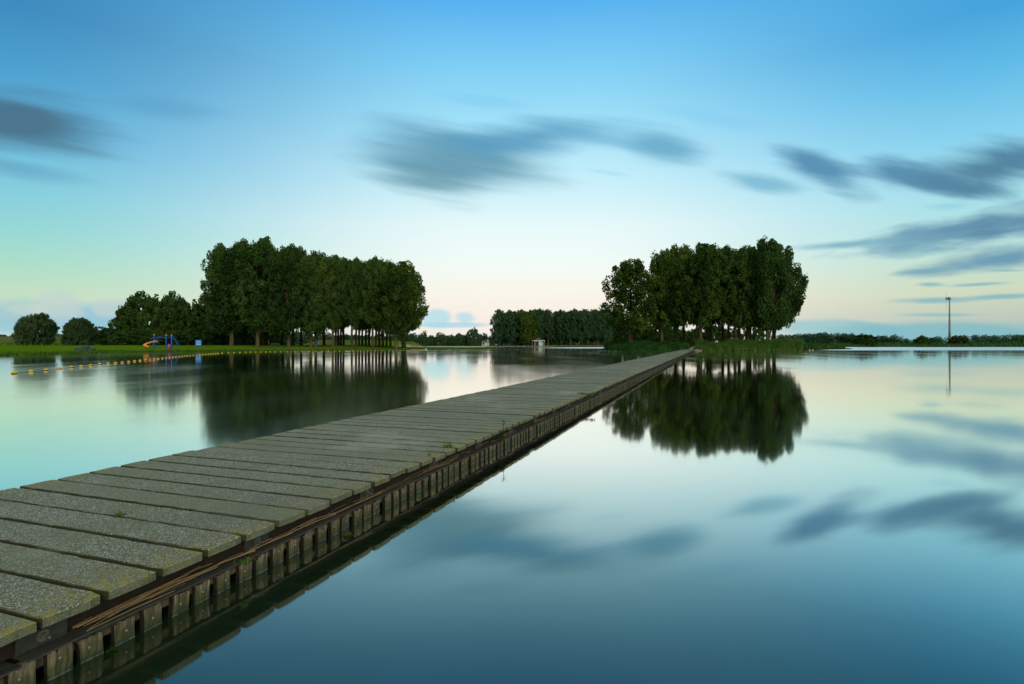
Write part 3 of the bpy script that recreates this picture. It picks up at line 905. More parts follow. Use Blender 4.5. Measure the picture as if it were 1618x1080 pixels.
wood('far_wood', [(1225, 1262, 600, 529, 540), (1262, 1300, 620, 526.5, 540), (1280, 1345, 610, 527, 540), (1345, 1420, 640, 530, 541)], 61, 'dark far wood between the island grove and the bush on the right bank', FL)
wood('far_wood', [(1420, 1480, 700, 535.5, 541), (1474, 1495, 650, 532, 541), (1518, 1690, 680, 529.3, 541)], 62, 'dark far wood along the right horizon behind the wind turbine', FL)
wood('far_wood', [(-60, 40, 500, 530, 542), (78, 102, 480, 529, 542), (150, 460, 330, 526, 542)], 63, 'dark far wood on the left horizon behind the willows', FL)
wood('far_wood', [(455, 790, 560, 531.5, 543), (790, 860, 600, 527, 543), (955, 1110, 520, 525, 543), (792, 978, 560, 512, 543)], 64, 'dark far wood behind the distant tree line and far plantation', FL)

# ---------------------------------------------------------------- jetty
ZD, TS, PITCH, S0, S_END = 0.288, 0.042, 0.2715, 2.073, 141.0
jetty = empty('jetty', tuple(DN * N0 + DS * 0.0), -TH)          # local x = across (0 at the right edge), local y = along
tag(jetty, 'long straight jetty of grey concrete slabs with a row of mossy timber piles', 'jetty')

m, t = new_mat('slab')
geo = t.n('NewGeometry')
pos = geo.outputs['Position']
sn = t.n('SeparateXYZ')
t.set(sn.inputs[0], geo.outputs['Normal'])
across = t.math('SUBTRACT', t.dot(pos, tuple(DN)), N0)            # 0 at right edge, -2.62 at left edge
v1 = t.n('TexVoronoi', ins={'Scale': 150.0})
t.set(v1.inputs['Vector'], pos)
gr = t.n('SeparateColor')
t.set(gr.inputs[0], v1.outputs['Color'])
c = t.ramp(gr.outputs[0], [(0.0, (0.075, 0.075, 0.042)), (0.35, (0.22, 0.222, 0.13)), (0.75, (0.39, 0.405, 0.265)), (0.90, (0.66, 0.68, 0.54)), (1.0, (0.92, 0.93, 0.86))])
c = t.mix(t.ss(v1.outputs['Distance'], 0.25, 0.62, 0.0, 0.75), c, (0.055, 0.052, 0.036, 1))
nb = t.noise(pos, 2.2, 4)
nm = t.noise(pos, 9.0, 5)
c = t.mix(t.math('MULTIPLY', t.ss(nb.outputs[0], 0.40, 0.70), 0.40), c, (0.12, 0.125, 0.06, 1))
c = t.mix(t.math('MULTIPLY', t.ss(nm.outputs[0], 0.56, 0.70), 0.35), c, (0.25, 0.27, 0.28, 1))
oi = t.n('ObjectInfo')
c = t.mix(t.math('MULTIPLY', oi.outputs['Random'], 0.6), c, (0.17, 0.175, 0.10, 1))
edge = t.math('MAXIMUM', t.ss(across, -0.5, -0.02), t.ss(across, -2.30, -2.60))
lich = t.noise(pos, 26.0, 5, 0.65)
lm = t.math('MULTIPLY', t.ss(t.math('ADD', lich.outputs[0], t.math('MULTIPLY', edge, 0.11)), 0.585, 0.69), t.math('ADD', 0.10, t.math('MULTIPLY', edge, 0.8)))
c = t.mix(lm, c, t.mix(nm.outputs[0], (0.15, 0.15, 0.02, 1), (0.34, 0.26, 0.02, 1)))
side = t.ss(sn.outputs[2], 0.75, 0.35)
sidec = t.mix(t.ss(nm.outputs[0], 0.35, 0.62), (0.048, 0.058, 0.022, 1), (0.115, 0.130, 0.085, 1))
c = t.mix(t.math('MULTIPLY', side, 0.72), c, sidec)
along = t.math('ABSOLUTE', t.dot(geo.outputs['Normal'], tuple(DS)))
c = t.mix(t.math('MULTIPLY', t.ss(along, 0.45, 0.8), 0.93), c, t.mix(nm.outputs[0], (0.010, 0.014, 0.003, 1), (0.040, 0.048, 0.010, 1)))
nl = t.noise(t.vscale(pos, (0.7, 0.7, 1)), 1.0, 5, 0.6)
c = t.mix(t.math('MULTIPLY', t.ss(nl.outputs[0], 0.52, 0.66), 0.34), c, (0.12, 0.125, 0.095, 1))
c = t.mix(t.math('MULTIPLY', t.ss(nl.outputs[0], 0.45, 0.33), 0.30), c, (0.40, 0.41, 0.34, 1))
vd = t.n('TexVoronoi', ins={'Scale': 2.6})
t.set(vd.inputs['Vector'], t.math('ADD', 0, 0)) if False else t.set(vd.inputs['Vector'], pos)
vds = t.n('SeparateColor')
t.set(vds.inputs[0], vd.outputs['Color'])
dn = t.math('ADD', vd.outputs['Distance'], t.math('MULTIPLY', t.math('SUBTRACT', lich.outputs[0], 0.5), 0.10))
c = t.mix(t.math('MULTIPLY', t.math('MULTIPLY', t.ss(dn, 0.055, 0.03), t.ss(vds.outputs[0], 0.72, 0.74)), 0.6), c, (0.55, 0.57, 0.54, 1))
bmp = t.n('Bump', ins={'Strength': 0.55, 'Distance': 0.004, 'Height': t.math('SUBTRACT', 1.0, v1.outputs['Distance'])})
p = t.n('BsdfPrincipled', ins={'Base Color': c, 'Roughness': 0.78, 'Specular IOR Level': 0.3})
t.set(p.inputs['Normal'], bmp)
t.set(t.n('OutputMaterial').inputs[0], p)
M['slab'] = m


def slab_np(rng, L=NW, Wd=PITCH - 0.027, th=TS):
    """irregular outline, chamfered top, returned as rings"""
    out = []
    nx = 34
    for i in range(nx):
        out.append((-L * i / nx, 0.0))
    for i in range(4):
        out.append((-L, Wd * i / 4))
    for i in range(nx):
        out.append((-L + L * i / nx, Wd))
    for i in range(4):
        out.append((0.0, Wd - Wd * i / 4))
    o = np.array(out)
    c0 = np.array([-L / 2, Wd / 2])
    o = o + rng.normal(0, 0.0018, o.shape)
    for cx_, cy_ in ((0, 0), (0, Wd), (-L, 0), (-L, Wd)):         # worn corners
        w = np.exp(-((o[:, 0] - cx_) ** 2 + (o[:, 1] - cy_) ** 2) / 0.012 ** 2) * rng.uniform(0.002, 0.006)
        dvec = c0 - np.array([cx_, cy_])
        o = o + w[:, None] * np.sign(dvec)[None, :]
    nin = np.stack([-np.sign(o[:, 0] - c0[0]) * (np.abs(np.abs(o[:, 0] - c0[0]) - L / 2) < 0.02), -np.sign(o[:, 1] - c0[1]) * (np.abs(np.abs(o[:, 1] - c0[1]) - Wd / 2) < 0.02)], 1)
    ins = o + nin * (0.003 + rng.uniform(0, 0.003, (len(o), 1)))
    n = len(o)
    zt = lambda k: np.full((n, 1), k) + rng.normal(0, 0.0006, (n, 1))
    V = np.vstack([np.hstack([o, np.full((n, 1), -th)]), np.hstack([o, zt(-0.0045)]), np.hstack([ins, zt(0.0)])])
    Fs = []
    for k in range(2):
        for i in range(n):
            j = (i + 1) % n
            Fs.append((k * n + i, k * n + j, (k + 1) * n + j, (k + 1) * n + i))
    top = list(range(2 * n, 3 * n))
    # strip of quads across the top between the two long sides
    cap = []
    a = list(range(0, nx + 1)) if False else None
    cap.append(tuple(top))
    Fs = [tuple(reversed(q)) for q in Fs]
    cap = [tuple(reversed(q)) for q in cap]
    return V, Fs + cap


slabs = []
for k in range(6):
    V, Fs = slab_np(np.random.default_rng(70 + k))
    me = bpy.data.meshes.new('deck_slab')
    me.from_pydata([tuple(v) for v in V], [], Fs)
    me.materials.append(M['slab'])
    me.update()
    slabs.append((me, V, Fs))
rs = np.random.default_rng(9)
k0 = int(math.floor((-1.2 - S0) / PITCH))
k1 = int((S_END - S0) / PITCH)
rest = MB()
n_part = 0
for k in range(k0, k1):
    s = S0 + k * PITCH + 0.010
    dx_, dz_, rz_ = rs.normal(0, 0.007), rs.normal(0, 0.0022) + 0.008 * math.sin(s * 0.35) * sm((s - 6) / 10), rs.normal(0, 0.0012)
    me, V, Fs = slabs[int(rs.integers(0, 6))]
    if s > 0.75 and n_part < 100:
        o = link('deck_slab', me, None, jetty)
        o.location = (dx_, s, ZD + dz_)
        o.rotation_euler = (rs.normal(0, 0.004), rs.normal(0, 0.0008), rz_)
        n_part += 1
    else:
        Wd = PITCH - 0.027
        if s > 30:                                    # plain bevelled slabs far out
            x0, x1, y0, y1, z1 = -NW + dx_, dx_, s, s + Wd, ZD + dz_
            e = 0.008
            vs = [(x0, y0, z1 - TS), (x1, y0, z1 - TS), (x1, y1, z1 - TS), (x0, y1, z1 - TS), (x0, y0, z1 - e), (x1, y0, z1 - e), (x1, y1, z1 - e), (x0, y1, z1 - e),
                  (x0 + e, y0 + e, z1), (x1 - e, y0 + e, z1), (x1 - e, y1 - e, z1), (x0 + e, y1 - e, z1)]
            rest.add(vs, [(0, 1, 5, 4), (1, 2, 6, 5), (2, 3, 7, 6), (3, 0, 4, 7), (4, 5, 9, 8), (5, 6, 10, 9), (6, 7, 11, 10), (7, 4, 8, 11), (8, 9, 10, 11)])
        else:
            rest.add([(v[0] + dx_, v[1] + s, v[2] + ZD + dz_) for v in V], Fs)
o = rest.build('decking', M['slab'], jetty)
o['kind'] = 'stuff'

# under the slabs: mossy bed, brown side beam, far beam
b = MB()
b.box(-NW + 0.09, -0.16, -1.5, S_END, 0.06, ZD - TS - 0.012)
b.build('deck_bed', M['moss'], jetty)
b = MB()
b.box(-0.156, -0.126, -1.5, S_END, 0.125, ZD - TS - 0.006)
b.build('side_beam', M['brown_beam'], jetty)
# steel angle the piles are bolted to: a lying L in lengths, one length after another
seg = 1.22
n_ang = 0
far_ang = MB()
k = 0
s = 1.49 - 2 * seg
while s < S_END - seg:
    a, e = s + 0.012, s + seg - 0.012
    dz_ = rs.normal(0, 0.003)
    zt = 0.122 + dz_
    tgt = MB() if n_ang < 24 and s > -1 else far_ang
    tgt.box(-0.150, -0.028, a, e, zt - 0.010, zt)                     # flange
    tgt.box(-0.121, -0.111, a, a + 0.20, zt + 0.001, zt + 0.075)     # short upstand near the end
    if tgt is not far_ang:
        o = tgt.build('steel_angle', M['steel'], jetty, bevel=0.0015)
        bb = MB()
        yb = a + 0.10
        ring = lambda r, x0, x1: bb.tube([(x0, yb, zt + 0.042), (x1, yb, zt + 0.042)], r, 10)
        ring(0.026, -0.111, -0.107)
        ring(0.013, -0.107, -0.093)
        ring(0.007, -0.093, -0.065)
        bb.build('bolt', M['zinc'], o)
        n_ang += 1
    s += seg
o = far_ang.build('steel_edging', M['steel'], jetty)
o['kind'] = 'stuff'
bb = MB()
bb.box(-0.092, -0.064, -1.5, S_END, 0.060, 0.108)
bb.build('backing_board', simple_mat('pale_board', (0.10, 0.085, 0.05), 0.85, 0.4, 20), jetty)
bb = MB()
bb.box(-0.19, -0.165, -1.5, S_END, -0.6, 0.058)
bb.build('gap_void_sheet', M['dark_rubber'], jetty)  # added black sheet for the dark void behind the pile gaps

# timber piles
m, t = new_mat('pile_wood')
geo = t.n('NewGeometry')
pos = geo.outputs['Position']
sz = t.n('SeparateXYZ')
t.set(sz.inputs[0], pos)
g1 = t.noise(t.vscale(pos, (75, 75, 7)), 1.0, 5, 0.6)
g2 = t.noise(t.vscale(pos, (18, 18, 6)), 1.0, 4, 0.6)
oi = t.n('ObjectInfo')
c = t.ramp(g1.outputs[0], [(0.33, (0.018, 0.014, 0.009)), (0.48, (0.105, 0.080, 0.047)), (0.68, (0.27, 0.215, 0.135))])
c = t.mix(t.math('MULTIPLY', oi.outputs['Random'], 0.45), c, (0.11, 0.10, 0.06, 1))
zz = t.math('ADD', sz.outputs[2], t.math('MULTIPLY', t.math('SUBTRACT', g2.outputs[0], 0.5), 0.12))
c = t.mix(t.ss(zz, 0.092, 0.045, 0.0, 0.88), c, t.mix(g1.outputs[0], (0.012, 0.016, 0.006, 1), (0.105, 0.112, 0.038, 1)))
c = t.mix(t.ss(zz, 0.034, 0.006, 0.0, 0.75), c, (0.022, 0.032, 0.020, 1))
c = t.mix(t.math('MULTIPLY', t.ss(sz.outputs[2], 0.006, 0.003, 0.0, 0.55), t.ss(g2.outputs[0], 0.35, 0.6)), c, (0.20, 0.25, 0.24, 1))  # pale waterline rim: scum plus meniscus glint painted into the colour
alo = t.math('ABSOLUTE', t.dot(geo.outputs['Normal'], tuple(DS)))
c = t.mix(t.math('MULTIPLY', t.ss(alo, 0.5, 0.8), 0.9), c, (0.006, 0.006, 0.004, 1))  # side faces blackened by facing, shade of the gaps put into the colour
bmp = t.n('Bump', ins={'Strength': 0.9, 'Distance': 0.006, 'Height': g1.outputs[0]})
p = t.n('BsdfPrincipled', ins={'Base Color': c, 'Roughness': t.ss(zz, 0.010, 0.035, 0.55, 0.9), 'Specular IOR Level': 0.2})
t.set(p.inputs['Normal'], bmp)
t.set(t.n('OutputMaterial').inputs[0], p)
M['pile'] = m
PP = 0.145


def pile_np(rng, w=0.099, dpt=0.040):
    n = 9
    top = 0.108
    ys = np.linspace(-w / 2, w / 2, n)
    fr = rng.normal(0, 0.0016, n)
    tp = top + rng.normal(0, 0.0045, n) - 0.012 * np.clip(rng.normal(0, 1) * np.linspace(-1, 1, n), 0, 1)
    V = []
    for z in (-0.5, 0.0, 0.04, 0.075, None):
        for i in range(n):
            zz_ = tp[i] if z is None else z
            wv_ = 1.0 + 0.02 * math.sin(zz_ * 40 + fr[0] * 900)
            V.append((-0.036 + fr[i] + rng.normal(0, 0.0009), ys[i] * wv_, zz_))
    nf = len(V)
    V += [(-0.062, y, z) for (x, y, z) in V]
    Fs = []
    R5 = 5
    q = lambda r, i, bk: bk * nf + r * n + i
    for r in range(R5 - 1):
        for i in range(n - 1):
            Fs.append((q(r, i, 0), q(r, i + 1, 0), q(r + 1, i + 1, 0), q(r + 1, i, 0)))
            Fs.append((q(r, i + 1, 1), q(r, i, 1), q(r + 1, i, 1), q(r + 1, i + 1, 1)))
        Fs.append((q(r, 0, 1), q(r, 0, 0), q(r + 1, 0, 0), q(r + 1, 0, 1)))
        Fs.append((q(r, n - 1, 0), q(r, n - 1, 1), q(r + 1, n - 1, 1), q(r + 1, n - 1, 0)))
    for i in range(n - 1):
        Fs.append((q(R5 - 1, i, 0), q(R5 - 1, i + 1, 0), q(R5 - 1, i + 1, 1), q(R5 - 1, i, 1)))
    return V, Fs


piles = []
for k in range(6):
    V, Fs = pile_np(np.random.default_rng(90 + k))
    me = bpy.data.meshes.new('pile')
    me.from_pydata(V, [], Fs)
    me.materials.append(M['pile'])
    me.update()
    piles.append((me, V, Fs))
bm_ = MB()
bm_.lathe([(0.0085, 0.0), (0.0085, 0.002), (0.006, 0.005), (0.002, 0.006)], 10)
bolt_me = bpy.data.meshes.new('bolt')
bolt_me.from_pydata([(z, y, x) for x, y, z in bm_.v], [], [tuple(reversed(q)) for q in bm_.f])
bolt_me.materials.append(M['zinc'])
restp = MB()
n_part = 0
k = 0
s = 2.056 - 14 * PP
while s < S_END - 0.2:
    me, V, Fs = piles[int(rs.integers(0, 6))]
    tilt, dxx, dzz, dss = rs.normal(0, 0.028), rs.normal(0, 0.005), min(0.010, rs.normal(0, 0.007)), rs.normal(0, 0.005)
    if s > 0.95 and n_part < 100:
        o = link('pile', me, None, jetty)
        o.location = (dxx, s + dss, dzz)
        o.rotation_euler = (tilt, rs.normal(0, 0.01), rs.normal(0, 0.03))
        if n_part < 60:
            bo = link('bolt', bolt_me, None, o)
            bo.location = (-0.036, rs.normal(0, 0.006), 0.062 + rs.normal(0, 0.005))
        n_part += 1
    else:
        if s > 24:
            w2 = 0.0495
            restp.add([(x, s + dss + y, z + dzz) for z in (-0.3, 0.108) for x in (-0.062, -0.036 + dxx) for y in (-w2, w2)],
                      [(2, 3, 7, 6), (4, 6, 7, 5), (0, 2, 6, 4), (1, 5, 7, 3)])
        else:
            restp.add([(x + dxx, y + s + dss, z + dzz) for x, y, z in V], Fs)
    s += PP
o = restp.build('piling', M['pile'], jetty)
o['kind'] = 'stuff'
# support cross beams on the hidden left side
b = MB()
b.box(-NW + 0.02, -NW + 0.08, -1.5, S_END, -0.6, ZD - TS - 0.006)
b.build('left_beam', M['brown_beam'], jetty)
LW = lambda x, y, z=0.0: tuple(DN * (N0 + x) + DS * y + Vector((0, 0, z)))   # jetty coordinates to world

# ramp from the jetty up onto the island
rb = MB()
w0, w1 = -NW + 0.45, -0.75
rb.add([(w0, S_END + 0.02, ZD - 0.02), (w1, S_END + 0.02, ZD - 0.02), (w1 + 0.3, S_END + 5, 0.62), (w0 + 0.3, S_END + 5, 0.62), (w0 + 0.8, S_END + 11, 0.85), (w1 + 0.8, S_END + 11, 0.85)] +
       [(w0, S_END + 0.02, -0.3), (w1, S_END + 0.02, -0.3), (w1 + 0.3, S_END + 5, -0.1), (w0 + 0.3, S_END + 5, -0.1), (w0 + 0.8, S_END + 11, 0.2), (w1 + 0.8, S_END + 11, 0.2)],
       [(0, 1, 2, 3), (3, 2, 5, 4), (1, 0, 6, 7), (2, 1, 7, 8), (5, 2, 8, 11), (0, 3, 9, 6), (3, 4, 10, 9), (4, 5, 11, 10)])
o = rb.build('ramp', M['ramp'], None)
o.location = jetty.location
o.rotation_euler = jetty.rotation_euler
tag(o, 'short pale concrete ramp from the jetty end up onto the island', 'ramp')

# dry reed straws lying on the steel edge under the slab overhang
st = MB()
rq = np.random.default_rng(12)
for i in range(150):
    s = 1.7 + 26 * rq.uniform(0, 1) ** 1.7
    L = rq.uniform(0.10, 0.55)
    x = rq.uniform(-0.118, -0.070) + (0.03 if rq.uniform() < 0.15 else 0)
    a = rq.normal(0, 0.07)
    z = 0.128 + rq.uniform(0, 0.022)
    z2 = z + rq.normal(0.004, 0.010)
    pts = [(x, s, z), (x + math.sin(a) * L * 0.5, s + L * 0.5, (z + z2) / 2 + 0.004), (min(max(x + math.sin(a) * L, -0.120), -0.036), s + L, max(z2, 0.127))]
    st.tube(pts, rq.uniform(0.0012, 0.0032), 5)
for (s, x, L, a) in ((3.05, -0.02, 0.5, 0.03), (3.2, -0.05, 0.42, 0.09), (3.6, -0.01, 0.6, -0.02), (2.3, -0.03, 0.45, 0.05), (2.6, -0.02, 0.5, 0.0)):
    st.tube([(x - 0.05, s, 0.145), (x - 0.045, s + L / 2, 0.150), (x - 0.05 + math.sin(a) * L, s + L, 0.140)], 0.0036, 6)
o = st.build('dry_straw', M['straw'], None)
o.location = jetty.location
o.rotation_euler = jetty.rotation_euler
tag(o, 'dry brown reed straws strewn along the steel edge of the jetty', 'straw', None, 'stuff')


# ---------------------------------------------------------------- weeds on the jetty, leaves in the water
def tuft(name, loc, n, h, w, spread, seed, label, cat, mat='grass_blade', along=None):
    rng = np.random.default_rng(seed)
    b = []
    Fq = []
    ti = []
    for i in range(n):
        off = rng.normal(0, spread, 2)
        if along is not None:
            off = rng.uniform(-1, 1) * np.array(along) + rng.normal(0, spread * 0.3, 2)
        phi = rng.uniform(0, 6.283)
        hh = h * rng.uniform(0.45, 1.0)
        ln = hh * rng.uniform(0.2, 0.9)
        sd_ = np.array([-math.sin(phi), math.cos(phi), 0])
        tn = rng.uniform(0.2, 0.9)
        for s in range(4):
            f = s / 3
            c = np.array([off[0] + math.cos(phi) * ln * f ** 1.7, off[1] + math.sin(phi) * ln * f ** 1.7, hh * (f - 0.25 * f * f)])
            ww = w * (1 - f ** 2) * 0.5 * rng.uniform(0.9, 1.1) + 0.0004
            b += [c - sd_ * ww, c + sd_ * ww]
            ti += [tn, tn]
        k = i * 8
        Fq += [(k + 2 * s, k + 2 * s + 1, k + 2 * s + 3, k + 2 * s + 2) for s in range(3)]
    o = link(name, mesh_np(name, np.array(b), Fq, True, ti), M[mat])
    o.location = loc
    return tag(o, label, cat, 'weeds growing on the jetty')


dk = lambda u, y: (ux(u, 1006.0 / (y - HY)), 1006.0 / (y - HY), ZD - 0.02)
tuft('grass_tuft', dk(191, 815), 34, 0.070, 0.006, 0.022, 1, 'small green grass tuft in the slab joint nearest the left front of the jetty', 'weed')
tuft('grass_tuft', dk(678, 719), 12, 0.075, 0.010, 0.008, 2, 'tiny light green sprig near the jetty edge, left of the reddish weed', 'weed')
o = tuft('weed', dk(709, 706), 40, 0.085, 0.012, 0.035, 3, 'low leafy weed with a rusty top in a joint near the jetty edge', 'weed')
rb = MB()
for i in range(7):
    a = random.uniform(0, 6.28)
    rb.tube([(0.01 * math.cos(a), 0.01 * math.sin(a), 0.04), (0.016 * math.cos(a), 0.016 * math.sin(a), 0.060), (0.022 * math.cos(a), 0.022 * math.sin(a), 0.075)], [0.003, 0.004, 0.001], 5)
rb.build('seed_head', simple_mat('rusty_seed', (0.16, 0.05, 0.015), 0.8), o)
tuft('grass_tuft', dk(926, 623), 90, 0.10, 0.012, 0.03, 4, 'wide low grass patch across the middle of the jetty deck', 'weed', along=(0.19, -0.066))
tuft('grass_tuft', (ux(386, 3.34), 3.34, 0.122), 16, 0.040, 0.008, 0.02, 6, 'small creeping weed among the straws on the steel edge', 'weed')
tuft('grass_tuft', dk(1048, 571), 30, 0.12, 0.02, 0.12, 7, 'small grass tuft on the jetty toward its far end', 'weed')
tuft('grass_tuft', dk(345, 706), 16, 0.04, 0.006, 0.03, 8, 'tiny green sprig at the left edge of the jetty', 'weed')
# the tall weed on the edge
wroot = empty('tall_weed', (ux(793, 7.5), 7.5, 0.112))
tag(wroot, 'tall leafy weed rising from the jetty edge and mirrored in the water', 'weed', 'weeds growing on the jetty')
b = MB()
b.tube([(0, 0, 0), (0.01, 0, 0.10), (0.022, 0.0, 0.20), (0.028, 0, 0.30)], [0.004, 0.0035, 0.003, 0.0015], 6)
b.build('stem', M['grass_blade'], wroot)


def leafshape(b, base, dirv, L, w, droop=0.3):
    d = Vector(dirv).normalized()
    sd_ = d.cross(Vector((0, 0, 1)))
    if sd_.length < 0.1:
        sd_ = Vector((1, 0, 0))
    sd_.normalize()
    o = Vector(base)
    pts = []
    for f, ww in ((0, 0.08), (0.25, 0.8), (0.5, 1.0), (0.75, 0.7), (1.0, 0.03)):
        c = o + d * L * f + Vector((0, 0, -droop * L * f * f))
        pts += [c - sd_ * w * ww / 2, c + sd_ * w * ww / 2]
    b.add(pts, [(2 * i, 2 * i + 1, 2 * i + 3, 2 * i + 2) for i in range(4)])


up, lo_ = MB(), MB()
rq = np.random.default_rng(33)
for i in range(9):
    a = i * 2.4
    leafshape(up, (0.024, 0, 0.215 + 0.009 * i), (math.cos(a), math.sin(a), 0.7), 0.062, 0.012, 0.1)
for i in range(64):
    a = i * 2.4
    z = rq.uniform(0.015, 0.165)
    leafshape(lo_, (rq.normal(0.004, 0.008), rq.normal(0, 0.008), z), (math.cos(a), math.sin(a), rq.uniform(0.1, 0.8)), rq.uniform(0.035, 0.065), 0.024, 0.4)
up.build('upper_leaf', M['dark_leaf'], wroot)
lo_.build('lower_leaf', M['grass_blade'], wroot)


def water_leaf(u, y, L, rz, label):
    Y = 1255.0 / (y - HY)
    b = MB()
    leafshape(b, (0, 0, 0.006), (1, 0.1, 0.02), L, L * 0.38, 0.02)
    leafshape(b, (0.02, 0, 0.005), (0.6, -0.8, 0.0), L * 0.6, L * 0.3, 0.0)
    o = b.build('floating_leaf', M['bright_leaf'], None, True)
    o.location = (ux(u, Y), Y, 0.0)
    o.rotation_euler = (0, 0, rz)
    tag(o, label, 'leaf', 'leaves in the water')


water_leaf(176, 1022, 0.075, -0.6, 'green leaf floating in the dark water below the nearest piles')
water_leaf(540, 848, 0.10, 0.15, 'green leaf floating beside the piles, farther along the jetty')

# ---------------------------------------------------------------- float line
FL_PX = [(22.9, 590.3), (49.2, 587.2), (72.8, 585), (94, 582.7), (113, 580.5), (128.4, 579.2), (143.7, 577.6), (157.8, 575.8), (170.9, 574.6), (182.5, 573.8), (193.4, 573), (203.4, 571.8), (212.7, 570.7),
         (221.4, 569.8), (229.6, 569), (237.2, 568.1), (243.7, 567.4), (250, 566.7), (256.6, 566.1), (262.6, 565.6), (268, 565), (273.5, 564.4), (278, 563.9), (283, 563.4), (287.5, 562.8), (291.7, 562.4), (295.7, 562), (300, 561.6),
         (305.5, 561.2), (310.9, 560.8), (315.5, 560.5), (320.4, 560.1), (325, 559.7), (329.5, 559.4), (333.6, 559.1), (337.3, 558.9), (341, 558.6), (344.7, 558.3), (351, 557.7), (361, 557.3), (370, 557.1), (379, 556.8), (388.5, 556.5), (395.5, 556.3),
         (404, 556.1), (412, 555.9), (420, 555.8), (427, 555.7), (434.7, 555.6), (443.6, 555.5), (454.5, 555.3), (466, 555.1), (477, 555.0), (488.4, 554.9), (498.8, 554.8), (509, 554.7), (518.8, 554.5), (528.7, 554.4), (536.6, 554.3), (547, 554.2), (557, 554.1),
         (569, 553.9), (581, 553.8), (593, 553.7), (604.5, 553.6), (615.4, 553.5), (626.6, 553.4), (637.3, 553.3), (648, 552.8), (652, 552.4), (654.7, 552.3), (658.4, 552.6), (662, 552.5), (664.2, 552.5), (666.4, 552.5), (668.6, 552.5), (671, 552.5)]
b = MB()
b.lathe([(0.02, -0.115), (0.075, -0.095), (0.115, -0.05), (0.130, 0.0), (0.122, 0.045), (0.094, 0.088), (0.05, 0.112), (0.016, 0.120)], 18)
body0 = b.build('body', M['yellow'], None, True)
b = MB()
b.lathe([(0.129, -0.020), (0.134, -0.012), (0.134, 0.010), (0.129, 0.018)], 18)
col0 = b.build('waterline_band', M['dark_rubber'], None, True)
body_me, col_me = body0.data, col0.data
bpy.data.objects.remove(body0)
bpy.data.objects.remove(col0)
rope_pts = []
special = {0: 'nearest and largest yellow float at the left end of the swimming line', 4: 'yellow float with a dark rope end trailing beside it, left of the stone seats', 15: 'yellow float in front of the mirrored orange slide',
           30: 'yellow float in front of the mirrored blue notice board'}
for i, (u, y) in enumerate(FL_PX):
    Y = 1255.0 / (y - HY)
    x = ux(u, Y)
    rope_pts.append((x, Y, 0.004))
    if Y < 75:
        o = empty('float_buoy', (x, Y, 0.012), random.uniform(0, 6))
        link('body', body_me, None, o)
        link('waterline_band', col_me, None, o)
    else:
        o = link('float_buoy', body_me)
        o.location = (x, Y, 0.03)
    tt = random.uniform(-0.12, 0.12)
    o.rotation_euler = (tt, random.uniform(-0.12, 0.12), random.uniform(0, 6))
    k_ = 0.88 if Y < 60 else 0.8
    o.scale = (k_ * 1.05, k_ * 1.05, k_)
    tag(o, special.get(i, 'small yellow float of the swimming line, {} from its near left end'.format(ordinal(i + 1))), 'float', 'yellow floats of the swimming line')
b = MB()
rp2 = []
for p0, p1 in zip(rope_pts[:-1], rope_pts[1:]):
    rp2 += [p0, ((p0[0] + p1[0]) / 2, (p0[1] + p1[1]) / 2 + 0.1, -0.004)]
b.tube(rp2 + [rope_pts[-1]], 0.010, 5)
tag(b.build('float_rope', M['rope'], None), 'dark rope joining the yellow floats on the water', 'rope')

# ---------------------------------------------------------------- playground and lawn furniture
Yp = 118.0
pxm = Yp / F
x0p = ux(257, Yp)
zg = gz(x0p, Yp)
off = 0.0
zpx = lambda y: zy(y, Yp) - zg
k_ = lambda u: (u - 257) * pxm
fr = empty('climbing_frame', (x0p, Yp, zg))
tag(fr, 'blue tube climbing frame with orange post caps on the left lawn', 'climbing frame')
tops = {243.5: 529.5, 262.5: 530, 271: 530}
for u, ty in tops.items():
    b = MB()
    b.tube([(k_(u), 0, -0.3), (k_(u), 0, zpx(ty))], 0.085 if u != 271 else 0.12, 10)
    po = b.build('post', M['blue'], fr, True)
    b = MB()
    b.lathe([(0.10, 0), (0.13, 0.05), (0.12, 0.15), (0.05, 0.24)], 10, (k_(u), 0, zpx(ty)))
    b.build('cap', M['orange'], po, True)
b = MB()
b.tube([(k_(243.5), 0, zpx(534)), (k_(248), 0, zpx(532.4)), (k_(253), 0, zpx(532)), (k_(258), 0, zpx(532.8)), (k_(262.5), 0, zpx(534.5))], 0.07, 8)
b.tube([(k_(243.5), 0.5, zpx(534.5)), (k_(250), 0.5, zpx(532.6)), (k_(256), 0.5, zpx(532.6)), (k_(262.5), 0.5, zpx(535))], 0.05, 8)
for f in (245.5, 248.5, 252, 255.5, 259):
    b.tube([(k_(f), 0, zpx(532.9)), (k_(f), 0.5, zpx(533.1))], 0.03, 6)
b.build('overhead_ladder', M['blue'], fr, True)
b = MB()
b.tube([(k_(262.5), 0, zpx(535.5)), (k_(267), 0, zpx(533.3)), (k_(271), 0, zpx(531))], 0.05, 8)
b.build('brace', M['blue'], fr, True)
b = MB()
for yy in (0, 0.45):
    b.tube([(k_(271), yy, zpx(532)), (k_(274.5), yy, zpx(535)), (k_(277.5), yy, zpx(539)), (k_(280), yy, zpx(544)), (k_(281.5), yy, zpx(549.5))], 0.04, 8)
for (u, y) in ((273, 533.6), (275.5, 536.2), (277.6, 539.2), (279.2, 542.4), (280.4, 545.6)):
    b.tube([(k_(u), 0, zpx(y)), (k_(u), 0.45, zpx(y))], 0.03, 6)
b.build('curved_ladder', M['blue'], fr, True)
b = MB()
b.tube([(k_(237.5), 0, zpx(540)), (k_(238.2), 0, zpx(536)), (k_(240.5), 0, zpx(533)), (k_(243.5), 0, zpx(532.6))], 0.045, 8)
